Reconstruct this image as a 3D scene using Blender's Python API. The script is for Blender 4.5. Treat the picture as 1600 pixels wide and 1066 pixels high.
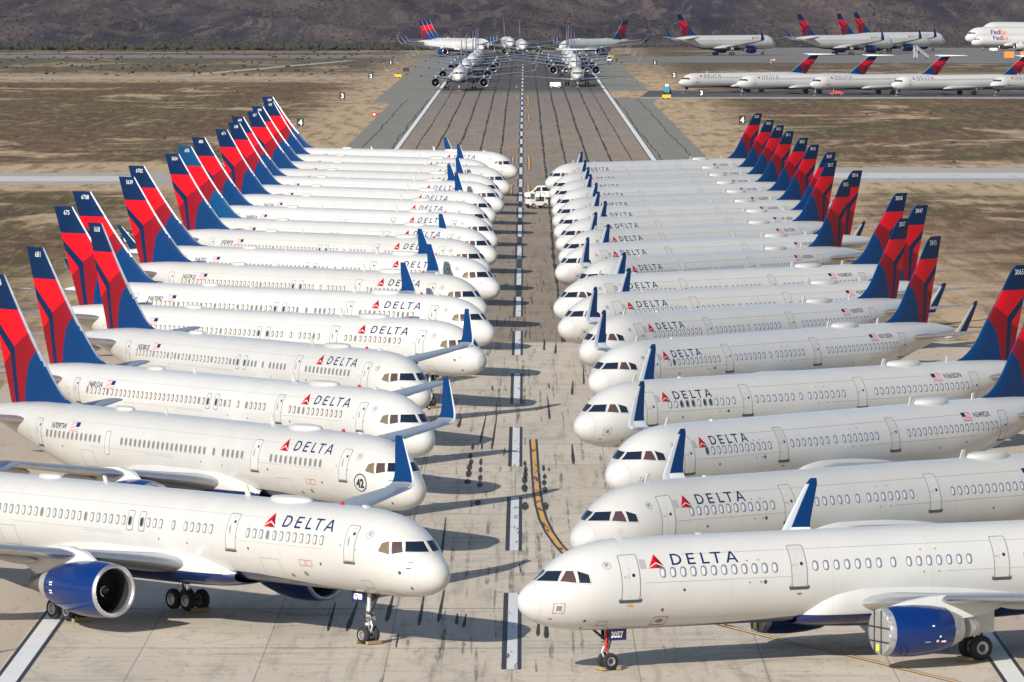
import bpy, bmesh, math, random
from mathutils import Vector, Matrix, noise
R = math.radians
random.seed(11)
for o in list(bpy.data.objects): bpy.data.objects.remove(o)
SC = bpy.context.scene
COL = SC.collection

# ------------------------------------------------------------------ camera, sky, sun, exposure
cam = bpy.data.cameras.new('camera'); camo = bpy.data.objects.new('camera', cam); COL.objects.link(camo)
cam.sensor_width = 36.0; cam.lens = 10256.36 / 1600 * 36.0
cam.clip_start = 1.0; cam.clip_end = 20000.0
camo.location = (0.5603, 0.0, 31.213)
camo.rotation_euler = (R(90 - 3.19981), 0.0, R(0.10828))
SC.camera = camo
SUN_DIR = Vector((0.885, 1.70, -1.0)).normalized()          # the way the light travels
wd = bpy.data.worlds.new('World'); SC.world = wd; wd.use_nodes = True
nt = wd.node_tree; bg = nt.nodes['Background']
sky = nt.nodes.new('ShaderNodeTexSky'); sky.sky_type = 'NISHITA'; sky.sun_disc = False
sky.sun_elevation = math.asin(-SUN_DIR.z); sky.sun_rotation = math.atan2(-SUN_DIR.x, -SUN_DIR.y)
sky.dust_density = 1.5; sky.altitude = 800
nt.links.new(sky.outputs[0], bg.inputs[0]); bg.inputs[1].default_value = 0.102
sl = bpy.data.lights.new('sun', 'SUN'); sl.energy = 4.95; sl.angle = R(0.5); sl.color = (1.0, 0.955, 0.89)
so = bpy.data.objects.new('sun', sl); COL.objects.link(so)
so.rotation_euler = SUN_DIR.to_track_quat('-Z', 'Y').to_euler()
SC.view_settings.view_transform = 'Standard'; SC.view_settings.look = 'None'
SC.view_settings.exposure = 0.16; SC.view_settings.gamma = 1.0
SC.render.engine = 'CYCLES'; SC.cycles.max_bounces = 5

# ------------------------------------------------------------------ materials
M = {}
def mat(name, col, rough=0.5, metal=0.0, coat=0.0, var=0.0, vs=1.0, spec=0.5, bump=0.0, bs=20.0):
    m = bpy.data.materials.new(name); m.use_nodes = True
    n = m.node_tree.nodes; l = m.node_tree.links; p = n['Principled BSDF']
    p.inputs['Base Color'].default_value = (*col, 1); p.inputs['Roughness'].default_value = rough
    p.inputs['Metallic'].default_value = metal; p.inputs['Coat Weight'].default_value = coat
    p.inputs['Coat Roughness'].default_value = 0.08; p.inputs['Specular IOR Level'].default_value = spec
    if var or bump:
        tc = n.new('ShaderNodeTexCoord')
        ns = n.new('ShaderNodeTexNoise'); ns.inputs['Scale'].default_value = vs; ns.inputs['Detail'].default_value = 6
        l.new(tc.outputs['Object'], ns.inputs['Vector'])
        if var:
            mx = n.new('ShaderNodeMix'); mx.data_type = 'RGBA'
            mx.inputs['A'].default_value = (*[c * (1 - var) for c in col], 1)
            mx.inputs['B'].default_value = (*[min(1, c * (1 + var)) for c in col], 1)
            l.new(ns.outputs['Fac'], mx.inputs['Factor']); l.new(mx.outputs['Result'], p.inputs['Base Color'])
            mr = n.new('ShaderNodeMapRange'); mr.inputs['To Min'].default_value = max(0.03, rough - 0.08); mr.inputs['To Max'].default_value = min(1, rough + 0.1)
            l.new(ns.outputs['Fac'], mr.inputs['Value']); l.new(mr.outputs['Result'], p.inputs['Roughness'])
        if bump:
            n2 = n.new('ShaderNodeTexNoise'); n2.inputs['Scale'].default_value = bs
            l.new(tc.outputs['Object'], n2.inputs['Vector'])
            b = n.new('ShaderNodeBump'); b.inputs['Strength'].default_value = bump; b.inputs['Distance'].default_value = 0.05 if bump < 1 else 0.14; n2.inputs['Detail'].default_value = 5; n2.inputs['Distortion'].default_value = .8
            l.new(n2.outputs['Fac'], b.inputs['Height']); l.new(b.outputs['Normal'], p.inputs['Normal'])
    M[name] = m
    return m

def skin_mat(name, col):
    """white aircraft paint: faint grime streaks running round the body, frame-bay waviness"""
    m = mat(name, col, 0.28, 0, 0.35)
    n = m.node_tree.nodes; l = m.node_tree.links; p = n['Principled BSDF']
    tc = n.new('ShaderNodeTexCoord'); mp = n.new('ShaderNodeMapping'); mp.inputs['Scale'].default_value = (0.6, 0.35, 0.35)
    l.new(tc.outputs['Object'], mp.inputs['Vector'])
    ns = n.new('ShaderNodeTexNoise'); ns.inputs['Scale'].default_value = 0.9; ns.inputs['Detail'].default_value = 8; ns.inputs['Roughness'].default_value = 0.65
    l.new(mp.outputs[0], ns.inputs['Vector'])
    cr = n.new('ShaderNodeValToRGB'); cr.color_ramp.elements[0].position = 0.28; cr.color_ramp.elements[1].position = 0.62
    cr.color_ramp.elements[0].color = (*[c * 0.94 for c in col], 1); cr.color_ramp.elements[1].color = (*col, 1)
    l.new(ns.outputs['Fac'], cr.inputs['Fac'])
    # circumferential skin joints
    sx = n.new('ShaderNodeSeparateXYZ'); l.new(tc.outputs['Object'], sx.inputs[0])
    md = n.new('ShaderNodeMath'); md.operation = 'PINGPONG'; md.inputs[1].default_value = 2.6
    l.new(sx.outputs['X'], md.inputs[0])
    lt = n.new('ShaderNodeMath'); lt.operation = 'LESS_THAN'; lt.inputs[1].default_value = 0.012
    l.new(md.outputs[0], lt.inputs[0])
    ml = n.new('ShaderNodeMath'); ml.operation = 'MULTIPLY'; ml.inputs[1].default_value = 0.30
    l.new(lt.outputs[0], ml.inputs[0])
    mx = n.new('ShaderNodeMix'); mx.data_type = 'RGBA'; mx.inputs['B'].default_value = (0.25, 0.25, 0.26, 1)
    l.new(ml.outputs[0], mx.inputs['Factor']); l.new(cr.outputs[0], mx.inputs['A'])
    oi = n.new('ShaderNodeObjectInfo'); tn = n.new('ShaderNodeMix'); tn.data_type = 'RGBA'; tn.inputs['A'].default_value = (.93, .925, .90, 1); tn.inputs['B'].default_value = (1.04, 1.04, 1.04, 1)
    l.new(oi.outputs['Random'], tn.inputs['Factor']); mu = n.new('ShaderNodeMix'); mu.data_type = 'RGBA'; mu.blend_type = 'MULTIPLY'; mu.inputs['Factor'].default_value = 1
    l.new(mx.outputs['Result'], mu.inputs['A']); l.new(tn.outputs['Result'], mu.inputs['B']); l.new(mu.outputs['Result'], p.inputs['Base Color'])
    n2 = n.new('ShaderNodeTexNoise'); n2.inputs['Scale'].default_value = 1.1; n2.inputs['Detail'].default_value = 2
    l.new(tc.outputs['Object'], n2.inputs['Vector'])
    b = n.new('ShaderNodeBump'); b.inputs['Strength'].default_value = 0.10; b.inputs['Distance'].default_value = 0.05
    l.new(n2.outputs['Fac'], b.inputs['Height']); l.new(b.outputs['Normal'], p.inputs['Normal'])
    return m

skin_mat('white_paint', (0.565, 0.558, 0.537))
skin_mat('radome_white', (0.555, 0.548, 0.52))
mat('belly_blue', (0.005, 0.016, 0.085), 0.22, 0, 0.4, var=0.25, vs=0.8)
mat('fin_blue', (0.0005, 0.033, 0.125), 0.45, 0, 0.0, var=0.12, vs=0.5, spec=.25)
mat('fin_blue_dark', (0.0005, 0.017, 0.068), 0.45, 0, 0.0, var=0.15, vs=0.5, spec=.25)
mat('fin_red', (0.60, 0.003, 0.012), 0.45, 0, 0.0, var=0.1, vs=0.5, spec=.25)
mat('fin_red_dark', (0.22, 0.004, 0.012), 0.45, 0, 0.0, var=0.1, vs=0.5, spec=.25)
mat('cowl_blue', (0.001, 0.023, 0.135), 0.18, 0, 0.15, var=0.1, vs=1.2)
mat('letter_blue', (0.003, 0.022, 0.10), 0.5, spec=.2)
mat('letter_grey', (0.03, 0.034, 0.05), 0.5, spec=.2)
mat('letter_white', (0.82, 0.82, 0.82), 0.45)
mat('polished_metal', (0.62, 0.625, 0.64), 0.30, 0.85, var=0.08, vs=2.0)
mat('wing_grey', (0.27, 0.29, 0.325), 0.38, 0.15, var=0.14, vs=0.7)
mat('wing_under', (0.44, 0.44, 0.43), 0.45, 0.0, var=0.16, vs=0.8)
mat('pylon_grey', (0.60, 0.60, 0.58), 0.4, var=0.1)
mat('nozzle_metal', (0.20, 0.175, 0.15), 0.42, 0.7, var=0.3, vs=3)
mat('silver_sleeve', (0.62, 0.62, 0.61), 0.3, 0.6, var=0.12, vs=2)
mat('fan_dark', (0.035, 0.035, 0.04), 0.35, 0.6)
mat('intake_dark', (0.018, 0.018, 0.02), 0.6)
mat('tyre_black', (0.018, 0.018, 0.019), 0.8, var=0.3, vs=6)
mat('rim_grey', (0.40, 0.40, 0.41), 0.35, 0.6)
mat('gear_white', (0.62, 0.62, 0.60), 0.4, 0.1, var=0.15, vs=4)
mat('gear_dark', (0.05, 0.05, 0.052), 0.5, 0.4)
mat('chrome', (0.8, 0.8, 0.8), 0.12, 1.0)
mat('wood_chock', (0.36, 0.25, 0.12), 0.8, var=0.2, vs=8)
mat('tag_orange', (0.72, 0.32, 0.02), 0.7)
mat('cover_red', (0.42, 0.015, 0.02), 0.7)
mat('glass_dark', (0.012, 0.016, 0.024), 0.07, 0.0, 0.3, spec=0.8)
mat('glass_blue', (0.010, 0.017, 0.034), 0.08, 0.0, 0.0, spec=0.45)
mat('glass_brown', (0.075, 0.045, 0.042), 0.2, 0.0, 0.2)
mat('glass_tan', (0.16, 0.13, 0.07), 0.2, 0.0, 0.2)
mat('glass_green', (0.035, 0.085, 0.07), 0.1, 0.0, 0.3)
mat('window_frame', (0.17, 0.175, 0.19), 0.5)  # grey window outline, darkened to carry the shade of the window recess
mat('frame_soft', (0.60, 0.60, 0.58), 0.5)
mat('shade_cream', (0.62, 0.56, 0.49), 0.5)
mat('shade_teal', (0.42, 0.49, 0.50), 0.4)
mat('shade_pale', (0.60, 0.62, 0.68), 0.4)
mat('pane_grey', (0.17, 0.165, 0.155), 0.25)
mat('pane_dark', (0.03, 0.033, 0.04), 0.15)
mat('seam_grey', (0.20, 0.205, 0.22), 0.6)
mat('seam_faint', (0.36, 0.36, 0.36), 0.6)
mat('seam_soft', (0.36, 0.355, 0.34), 0.5)
mat('sill_dark', (0.07, 0.072, 0.08), 0.5)
mat('flag_red', (0.45, 0.03, 0.05), 0.5)
mat('stencil_red', (0.5, 0.16, 0.14), 0.6)
mat('foil', (0.46, 0.465, 0.48), 0.42, 0.6, var=0.25, vs=4, bump=1.0, bs=2.2)
mat('cover_grey', (0.24, 0.237, 0.23), 0.75, var=0.12, vs=3, bump=0.4, bs=3)
mat('strap_black', (0.015, 0.015, 0.017), 0.7)
mat('tag_yellow', (0.80, 0.72, 0.02), 0.6)
mat('sign_black', (0.018, 0.019, 0.022), 0.5)
mat('vehicle_white', (0.78, 0.78, 0.76), 0.3, 0, 0.3, var=0.06, vs=1)
mat('tug_cream', (0.68, 0.66, 0.60), 0.45, var=0.1, vs=2)
mat('tail_light', (0.6, 0.03, 0.02), 0.3)
mat('indicator', (0.75, 0.28, 0.03), 0.3)
mat('teal_paint', (0.02, 0.19, 0.27), 0.45, var=0.1)
mat('yellow_paint', (0.78, 0.50, 0.02), 0.5, var=0.1)
mat('red_paint', (0.45, 0.03, 0.03), 0.5, var=0.1)
mat('orange_box', (0.62, 0.25, 0.05), 0.6, var=0.12)
mat('steel_pale', (0.62, 0.64, 0.66), 0.45, 0.3)
mat('skin_tone', (0.42, 0.24, 0.16), 0.6)
mat('shirt_red', (0.35, 0.06, 0.05), 0.8)
mat('fedex_purple', (0.055, 0.022, 0.16), 0.4)
mat('fedex_orange', (0.80, 0.13, 0.02), 0.4)

# ------------------------------------------------------------------ helpers
def to_obj(name, verts, faces, mats, idx=None, parent=None, smooth=True, sharp=None):
    me = bpy.data.meshes.new(name)
    me.from_pydata([tuple(v) for v in verts], [], [tuple(f) for f in faces])
    for m in mats: me.materials.append(M[m])
    if idx:
        for p, i in zip(me.polygons, idx): p.material_index = i
    for p in me.polygons: p.use_smooth = smooth
    if smooth and sharp: me.set_sharp_from_angle(angle=R(sharp))
    me.update()
    o = bpy.data.objects.new(name, me); COL.objects.link(o)
    if parent: o.parent = parent
    return o

class MB:
    """collects shapes and links them as ONE mesh object"""
    def __init__(s): s.v = []; s.f = []; s.i = []; s.m = []
    def mi(s, m):
        if m not in s.m: s.m.append(m)
        return s.m.index(m)
    def add(s, vs, fs, m):
        b = len(s.v); s.v += [tuple(v) for v in vs]; k = s.mi(m)
        for f in fs: s.f.append(tuple(b + i for i in f)); s.i.append(k)
    def box(s, x0, x1, y0, y1, z0, z1, m):
        s.add([(x0,y0,z0),(x1,y0,z0),(x1,y1,z0),(x0,y1,z0),(x0,y0,z1),(x1,y0,z1),(x1,y1,z1),(x0,y1,z1)],
              [(0,3,2,1),(4,5,6,7),(0,1,5,4),(1,2,6,5),(2,3,7,6),(3,0,4,7)], m)
    def prism(s, poly, y0, y1, m, axis='y'):
        n = len(poly)
        mk = (lambda a, b, c: (a, c, b)) if axis == 'y' else ((lambda a, b, c: (c, a, b)) if axis == 'x' else (lambda a, b, c: (a, b, c)))
        vs = [mk(a, b, y0) for a, b in poly] + [mk(a, b, y1) for a, b in poly]
        fs = [tuple(range(n)), tuple(range(2*n-1, n-1, -1))] + [(i, i+n, (i+1) % n + n, (i+1) % n) for i in range(n)]
        s.add(vs, fs, m)
    def tube(s, a, b, r0, m, r1=None, n=10, caps=True):
        a, b = Vector(a), Vector(b); r1 = r0 if r1 is None else r1
        d = (b - a).normalized(); u = d.orthogonal().normalized(); w = d.cross(u)
        vs = []
        for p, r in ((a, r0), (b, r1)):
            for k in range(n):
                t = 2*math.pi*k/n; vs.append(p + u*math.cos(t)*r + w*math.sin(t)*r)
        fs = [(k, (k+1) % n, n+(k+1) % n, n+k) for k in range(n)]
        if caps: fs += [tuple(range(n-1, -1, -1)), tuple(range(n, 2*n))]
        s.add(vs, fs, m)
    def lathe(s, c, axis, prof, n=28):
        """prof: (along, radius, material of the ring that starts here); axis 'x' or 'y'"""
        ring = []
        b = len(s.v)
        for (a, r, m) in prof:
            for k in range(n):
                t = 2*math.pi*k/n; p, q = math.cos(t)*r, math.sin(t)*r
                s.v.append((c[0]+a, c[1]+p, c[2]+q) if axis == 'x' else (c[0]+p, c[1]+a, c[2]+q))
        for j in range(len(prof)-1):
            k0 = s.mi(prof[j][2])
            for k in range(n):
                s.f.append((b+j*n+k, b+j*n+(k+1) % n, b+(j+1)*n+(k+1) % n, b+(j+1)*n+k)); s.i.append(k0)
    def build(s, name, parent=None, smooth=True, sharp=35):
        return to_obj(name, s.v, s.f, s.m, s.i, parent, smooth, sharp)

def empty(name, label, cat, loc=(0,0,0), rz=0.0, group=None):
    o = bpy.data.objects.new(name, None); COL.objects.link(o); o.empty_display_size = 1
    o.location = loc; o.rotation_euler = (0, 0, rz); o['label'] = label; o['category'] = cat
    if group: o['group'] = group
    return o
def tag(o, label, cat, group=None):
    o['label'] = label; o['category'] = cat
    if group: o['group'] = group
    return o
def struct(o, kind='structure'):
    o['kind'] = kind; return o
def copy_tree(o, parent=None):
    c = o.copy(); COL.objects.link(c)
    if parent: c.parent = parent
    for ch in [x for x in KIDS.get(o.name, [])]:
        k = copy_tree(ch, c); KIDS.setdefault(c.name, []).append(k)
    return c
KIDS = {}
def index_kids():
    KIDS.clear()
    for o in bpy.data.objects:
        if o.parent: KIDS.setdefault(o.parent.name, []).append(o)

def interp(tab, x):
    n = len(tab)
    if x <= tab[0][0]: return tab[0][1]
    if x >= tab[-1][0]: return tab[-1][1]
    i = 0
    while tab[i+1][0] < x: i += 1
    sl = lambda j: (tab[j+1][1]-tab[j][1])/(tab[j+1][0]-tab[j][0])
    def tan(j):
        if j == 0: return sl(0)
        if j == n-1: return sl(n-2)
        a, b = sl(j-1), sl(j)
        return 0.0 if a*b <= 0 else 2*a*b/(a+b)
    h = tab[i+1][0]-tab[i][0]; t = (x-tab[i][0])/h
    return (tab[i][1]*(1+2*t)*(1-t)**2 + tab[i+1][1]*t*t*(3-2*t) + h*(tan(i)*t*(1-t)**2 - tan(i+1)*t*t*(1-t)))

# ------------------------------------------------------------------ aircraft bodies
# stations are metres aft of the nose; local x = -station, y = port, z = up
class Body:
    def __init__(s, top, bot, wid, mid, belly, n_st=None):
        s.top, s.bot, s.wid, s.mid, s.belly = top, bot, wid, mid, belly
        s.L = top[-1][0]
    def sec(s, x): return interp(s.wid, x), interp(s.mid, x), interp(s.top, x), interp(s.bot, x)
    def pt(s, x, phi, side, off=0.0):
        w, c, t, b = s.sec(x); h = (t-c) if phi > 0 else (c-b)
        return Vector((-x, side*(w+off)*math.cos(phi), c+(h+off)*math.sin(phi)))
    def phi(s, x, z):
        w, c, t, b = s.sec(x); h = (t-c) if z > c else (c-b)
        return math.asin(max(-1, min(1, (z-c)/max(h, 1e-6))))
    def at_z(s, x, z, side, off=0.0): return s.pt(x, s.phi(x, z), side, off)
    def front(s, y, z, side, off=0.0):
        """point of the nose surface with given |y| and z"""
        lo, hi = 0.0, 6.0
        for _ in range(40):
            x = (lo+hi)/2; w, c, t, b = s.sec(x); h = (t-c) if z > c else (c-b)
            if (y/w)**2 + ((z-c)/max(h, 1e-5))**2 > 1: lo = x
            else: hi = x
        n = Vector((0.6, side*0.3, 0.7)).normalized()
        return Vector((-hi, side*y, z)) + n*off
    def arc(s, x, z0, a, side, off=0.0):
        """a metres of girth above the level z0"""
        w, c, t, b = s.sec(x); h = t-c
        return s.pt(x, s.phi(x, z0)+a/max(0.3, (h+w)/2), side, off)
    def normal(s, x, phi, side):
        a = s.pt(x-0.05, phi, side); b = s.pt(x+0.05, phi, side); c = s.pt(x, phi-0.02, side); d = s.pt(x, phi+0.02, side)
        n = (b-a).cross(d-c)
        n.normalize()
        p = s.pt(x, phi, side); w, cc, t, bb = s.sec(x)
        if n.dot(p-Vector((-x, 0, cc))) < 0: n = -n
        return n
    def mesh(s, name, parent, white='white_paint', blue='belly_blue', radome=None, nb=6, ntp=18):
        n0 = s.top[0][0]
        xs = [n0+k for k in (0.0, .012, .035)]+[.70] + [x_ for x_ in (0.0, .02, .06, .12, .2, .3, .45, .6, .8, 1.0, 1.2, 1.4, 1.6, 1.8, 2.0, 2.25, 2.5, 2.8, 3.2, 3.7, 4.3, 5, 5.8, 6.8, 8) if x_ > max(.72, n0+.05)]
        x = 9.5
        tl = s.L-16
        while x < tl: xs.append(x); x += 1.6
        k = 26
        for i in range(k+1): xs.append(tl + 16.0*(1-(1-i/k)**1.25))
        if radome: xs += [radome, radome+.014]; xs.sort()
        mats = [white, blue, white, 'seam_soft']; V = []; F = []; I = []
        rn = 2*(nb+ntp)
        for x in xs:
            pb = R(interp(s.belly, x))
            ph = [-math.pi/2+(pb+math.pi/2)*i/nb for i in range(nb)] + [pb+(math.pi/2-pb)*i/ntp for i in range(ntp+1)]
            ring = [s.pt(x, p, 1) for p in ph] + [s.pt(x, p, -1) for p in reversed(ph[1:-1])]
            V += ring
        for j in range(len(xs)-1):
            for k in range(rn):
                F.append((j*rn+k, j*rn+(k+1) % rn, (j+1)*rn+(k+1) % rn, (j+1)*rn+k))
                kk = k if k < nb+ntp else rn-1-k
                I.append(1 if kk < nb else ((2 if xs[j+1] <= radome+1e-6 else (3 if xs[j+1] <= radome+.0141 else 0)) if radome else 0))
        F.append(tuple(range(rn-1, -1, -1))); I.append(0)
        F.append(tuple((len(xs)-1)*rn+k for k in range(rn))); I.append(1)
        return to_obj(name, V, F, mats, I, parent, True, 50)

def naca(t, n=11):
    """closed loop from the trailing edge over the top to the nose and back below: (x, y) with chord 1"""
    up = []
    for i in range(n+1):
        x = 0.5*(1+math.cos(math.pi*i/n))
        y = 5*t*(0.2969*math.sqrt(x)-0.126*x-0.3516*x*x+0.2843*x**3-0.1036*x**4)
        up.append((x, y))
    return up + [(x, -y*0.75) for x, y in reversed(up[1:-1])]

def foil_loft(name, secs, parent, matf, mats, n=11, sym=False, sharp=40):
    """secs: (leading edge Vector, normal Vector, chord, thickness ratio, drop of the trailing edge)"""
    V = []; F = []; I = []
    for (le, nm, c, t, drop) in secs:
        for x, y in naca(t, n):
            if sym and y < 0: y = y/0.75
            V.append(Vector(le) + Vector((-x*c, 0, 0)) + Vector(nm)*(y*c) + Vector((0, 0, -drop*x)))
    m = len(naca(0.1, n))
    for j in range(len(secs)-1):
        for k in range(m):
            F.append((j*m+k, j*m+(k+1) % m, (j+1)*m+(k+1) % m, (j+1)*m+k)); I.append(matf(j, k, m, n))
    F.append(tuple(range(m))); I.append(matf(0, 0, m, n)); F.append(tuple((len(secs)-1)*m+k for k in range(m))); I.append(matf(len(secs)-2, n-2, m, n))
    return to_obj(name, V, F, mats, I, parent, True, sharp)

def wing_mat(j, k, m, n):
    if abs(k+0.5-n) < 2.6: return 0           # leading edge
    return 1 if k < n else 2

def decal(name, polys, fmap, parent, mats, st=0.12, off=None):
    """flat pieces ((pts), material) in (s, t) laid on a curved skin through fmap(s, t)"""
    V = []; F = []; I = []
    for pts, mi in polys:
        bm = bmesh.new()
        vs = [bm.verts.new((p[0], p[1], 0)) for p in pts]
        try: bm.faces.new(vs)
        except ValueError: bm.free(); continue
        cut_and_map(bm, fmap, mi, st, V, F, I)
        bm.free()
    return to_obj(name, V, F, mats, I, parent, False)
def cut_and_map(bm, fmap, mi, st, V, F, I):
    ys = [v.co.y for v in bm.verts]; xs = [v.co.x for v in bm.verts]
    for axis, lo, hi, stp in ((1, min(ys), max(ys), st), (0, min(xs), max(xs), 0.8)):
        k = math.floor(lo/stp)+1
        while k*stp < hi-1e-4:
            co = (0, k*stp, 0) if axis else (k*stp, 0, 0); no = (0, 1, 0) if axis else (1, 0, 0)
            bmesh.ops.bisect_plane(bm, geom=bm.verts[:]+bm.edges[:]+bm.faces[:], plane_co=co, plane_no=no, dist=1e-6)
            k += 1
    bmesh.ops.triangulate(bm, faces=bm.faces[:])
    bm.verts.index_update(); b = len(V)
    V += [fmap(v.co.x, v.co.y) for v in bm.verts]
    for f in bm.faces: F.append(tuple(b+v.index for v in f.verts)); I.append(mi)

def text_bm(txt, h, shear=0.0, bold=0.0, space=1.0):
    """a line of writing as flat mesh, height h, starting at 0"""
    cu = bpy.data.curves.new('t', 'FONT'); cu.body = txt; cu.size = h/0.72; cu.offset = bold; cu.shear = shear; cu.space_character = space
    cu.resolution_u = 3
    ob = bpy.data.objects.new('t', cu); COL.objects.link(ob)
    bpy.context.view_layer.update()
    me = bpy.data.meshes.new_from_object(ob, depsgraph=bpy.context.evaluated_depsgraph_get())
    bm = bmesh.new(); bm.from_mesh(me)
    bpy.data.objects.remove(ob); bpy.data.curves.remove(cu); bpy.data.meshes.remove(me)
    return bm
def text_decal(name, txt, h, fmap, parent, m, st=0.12, width=None, center=False, bold=0.012, shear=0.0):
    bm = text_bm(txt, h, shear, bold)
    x0 = min(v.co.x for v in bm.verts); x1 = max(v.co.x for v in bm.verts)
    k = (width/(x1-x0)) if width else 1.0
    for v in bm.verts: v.co.x = (v.co.x-x0)*k - ((x1-x0)*k/2 if center else 0)
    V = []; F = []; I = []
    cut_and_map(bm, fmap, 0, st, V, F, I); bm.free()
    return to_obj(name, V, F, [m], I, parent, False)

def letters_DELTA(h, w_total):
    """strokes of the five letters in (s, t): list of convex quads"""
    q = []; k = w_total/3.74; sw = 0.175*h; sh = 0.145*h
    def rect(x0, x1, y0, y1): q.append([(x0, y0), (x1, y0), (x1, y1), (x0, y1)])
    lw = .58*k; x = 0                                                     # D
    rect(x, x+sw, 0, h); rx = lw*.62; cx = x+lw-rx; ro = h/2; ri = ro-sh
    rect(x+sw, cx, h-sh, h); rect(x+sw, cx, 0, sh)
    for i in range(12):
        a0 = -math.pi/2+math.pi*i/12; a1 = -math.pi/2+math.pi*(i+1)/12
        q.append([(cx+rx*math.cos(a0), h/2+ro*math.sin(a0)), (cx+rx*math.cos(a1), h/2+ro*math.sin(a1)),
                  (cx+(rx-sw)*math.cos(a1), h/2+ri*math.sin(a1)), (cx+(rx-sw)*math.cos(a0), h/2+ri*math.sin(a0))])
    x = .90*k; lw = .44*k                                                 # E
    rect(x, x+sw, 0, h)
    for y0 in (0, h/2-sh*.5, h-sh): rect(x+sw, x+lw*(.92 if 0 < y0 < h*.6 else 1), y0, y0+sh)
    x = 1.70*k; lw = .42*k                                                # L
    rect(x, x+sw, 0, h); rect(x+sw, x+lw, 0, sh)
    x = 2.26*k; lw = .58*k                                                # T
    rect(x, x+lw, h-sh, h); rect(x+lw/2-sw/2, x+lw/2+sw/2, 0, h-sh)
    x = 3.06*k; lw = .68*k                                                # A
    q.append([(x, 0), (x+sw*1.05, 0), (x+lw/2+sw*.45, h), (x+lw/2-sw*.55, h)])
    q.append([(x+lw-sw*1.05, 0), (x+lw, 0), (x+lw/2+sw*.55, h), (x+lw/2-sw*.45, h)])
    rect(x+sw*.95+.12*lw, x+lw-sw*.95-.12*lw, .24*h, .24*h+sh*.9)
    return q

def tail_fin(spec, parent):
    """vertical tail as a thin symmetric foil, its paint scheme cut into the mesh along the colour edges"""
    LE, TE, zt = spec['fin_le'], spec['fin_te'], spec['fin_top']
    zb = spec['fin_base']; rows = 26; n = 14
    bm = bmesh.new(); grid = {}
    prof = [(x, y) for x, y in naca(0.085, n)]
    fx = lambda tab, z: interp(tab, z)
    m = len(prof)
    for j in range(rows+1):
        z = zb+(zt-zb)*j/rows; a, b = fx(LE, z), fx(TE, z); c = b-a
        cl = min(c, spec.get('fin_tc', 5.5))
        for k, (x, y) in enumerate(prof):
            yy = y if y >= 0 else y/0.75
            if j == rows: yy *= 0.55
            grid[j, k] = bm.verts.new((-(a+x*c), yy*cl, z))
    for j in range(rows):
        for k in range(m):
            bm.faces.new((grid[j, k], grid[j, (k+1) % m], grid[j+1, (k+1) % m], grid[j+1, k]))
    bm.faces.new([grid[rows, k] for k in range(m)])
    regs = spec['fin_regions']
    edges = set()
    for reg, mi in regs:
        for i in range(len(reg)):
            a, b = reg[i], reg[(i+1) % len(reg)]
            e = (a, b) if a < b else (b, a)
            edges.add(e)
    for a, b in edges:
        (x0, z0), (x1, z1) = a, b
        if abs(x1-x0)+abs(z1-z0) < 1e-6: continue
        bmesh.ops.bisect_plane(bm, geom=bm.verts[:]+bm.edges[:]+bm.faces[:], plane_co=(-x0, 0, z0), plane_no=((z1-z0), 0, (x1-x0)), dist=1e-5)
    # rudder hinge
    h0, h1 = spec['rudder']
    bmesh.ops.bisect_plane(bm, geom=bm.verts[:]+bm.edges[:]+bm.faces[:], plane_co=(-h0[0], 0, h0[1]), plane_no=((h1[1]-h0[1]), 0, (h1[0]-h0[0])), dist=1e-5)
    bm.normal_update()
    def inside(px, pz, poly):
        c = False; j = len(poly)-1
        for i in range(len(poly)):
            xi, zi = poly[i]; xj, zj = poly[j]
            if (zi > pz) != (zj > pz) and px < (xj-xi)*(pz-zi)/(zj-zi)+xi: c = not c
            j = i
        return c
    mats = [spec.get('fin_main', 'fin_blue'), 'fin_blue_dark', 'fin_red', 'fin_red_dark', spec.get('fin_edge', 'polished_metal')]
    bm.verts.index_update()
    V = [v.co.copy() for v in bm.verts]; FF = {0: [], 1: []}; II = {0: [], 1: []}
    for f in bm.faces:
        c = f.calc_center_median(); x, z = -c.x, c.z; mi = 0
        for reg, k in regs:
            if inside(x, z, reg): mi = k; break
        a = fx(LE, z)
        if x-a < spec.get('edge_w', 0.14) and z > spec.get('edge_z', zb+0.3): mi = 4
        hx = h0[0]+(h1[0]-h0[0])*(z-h0[1])/(h1[1]-h0[1])
        w = 1 if x > hx else 0
        FF[w].append(tuple(v.index for v in f.verts)); II[w].append(mi)
    bm.free()
    def sub(fs, ids, name, par):
        used = sorted({i for f in fs for i in f}); mp = {i: k for k, i in enumerate(used)}
        return to_obj(name, [V[i] for i in used], [tuple(mp[i] for i in f) for f in fs], mats, ids, par, True, 40)
    fin = sub(FF[0], II[0], 'tail_fin', parent)
    sub(FF[1], II[1], 'rudder', fin)
    return fin

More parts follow.
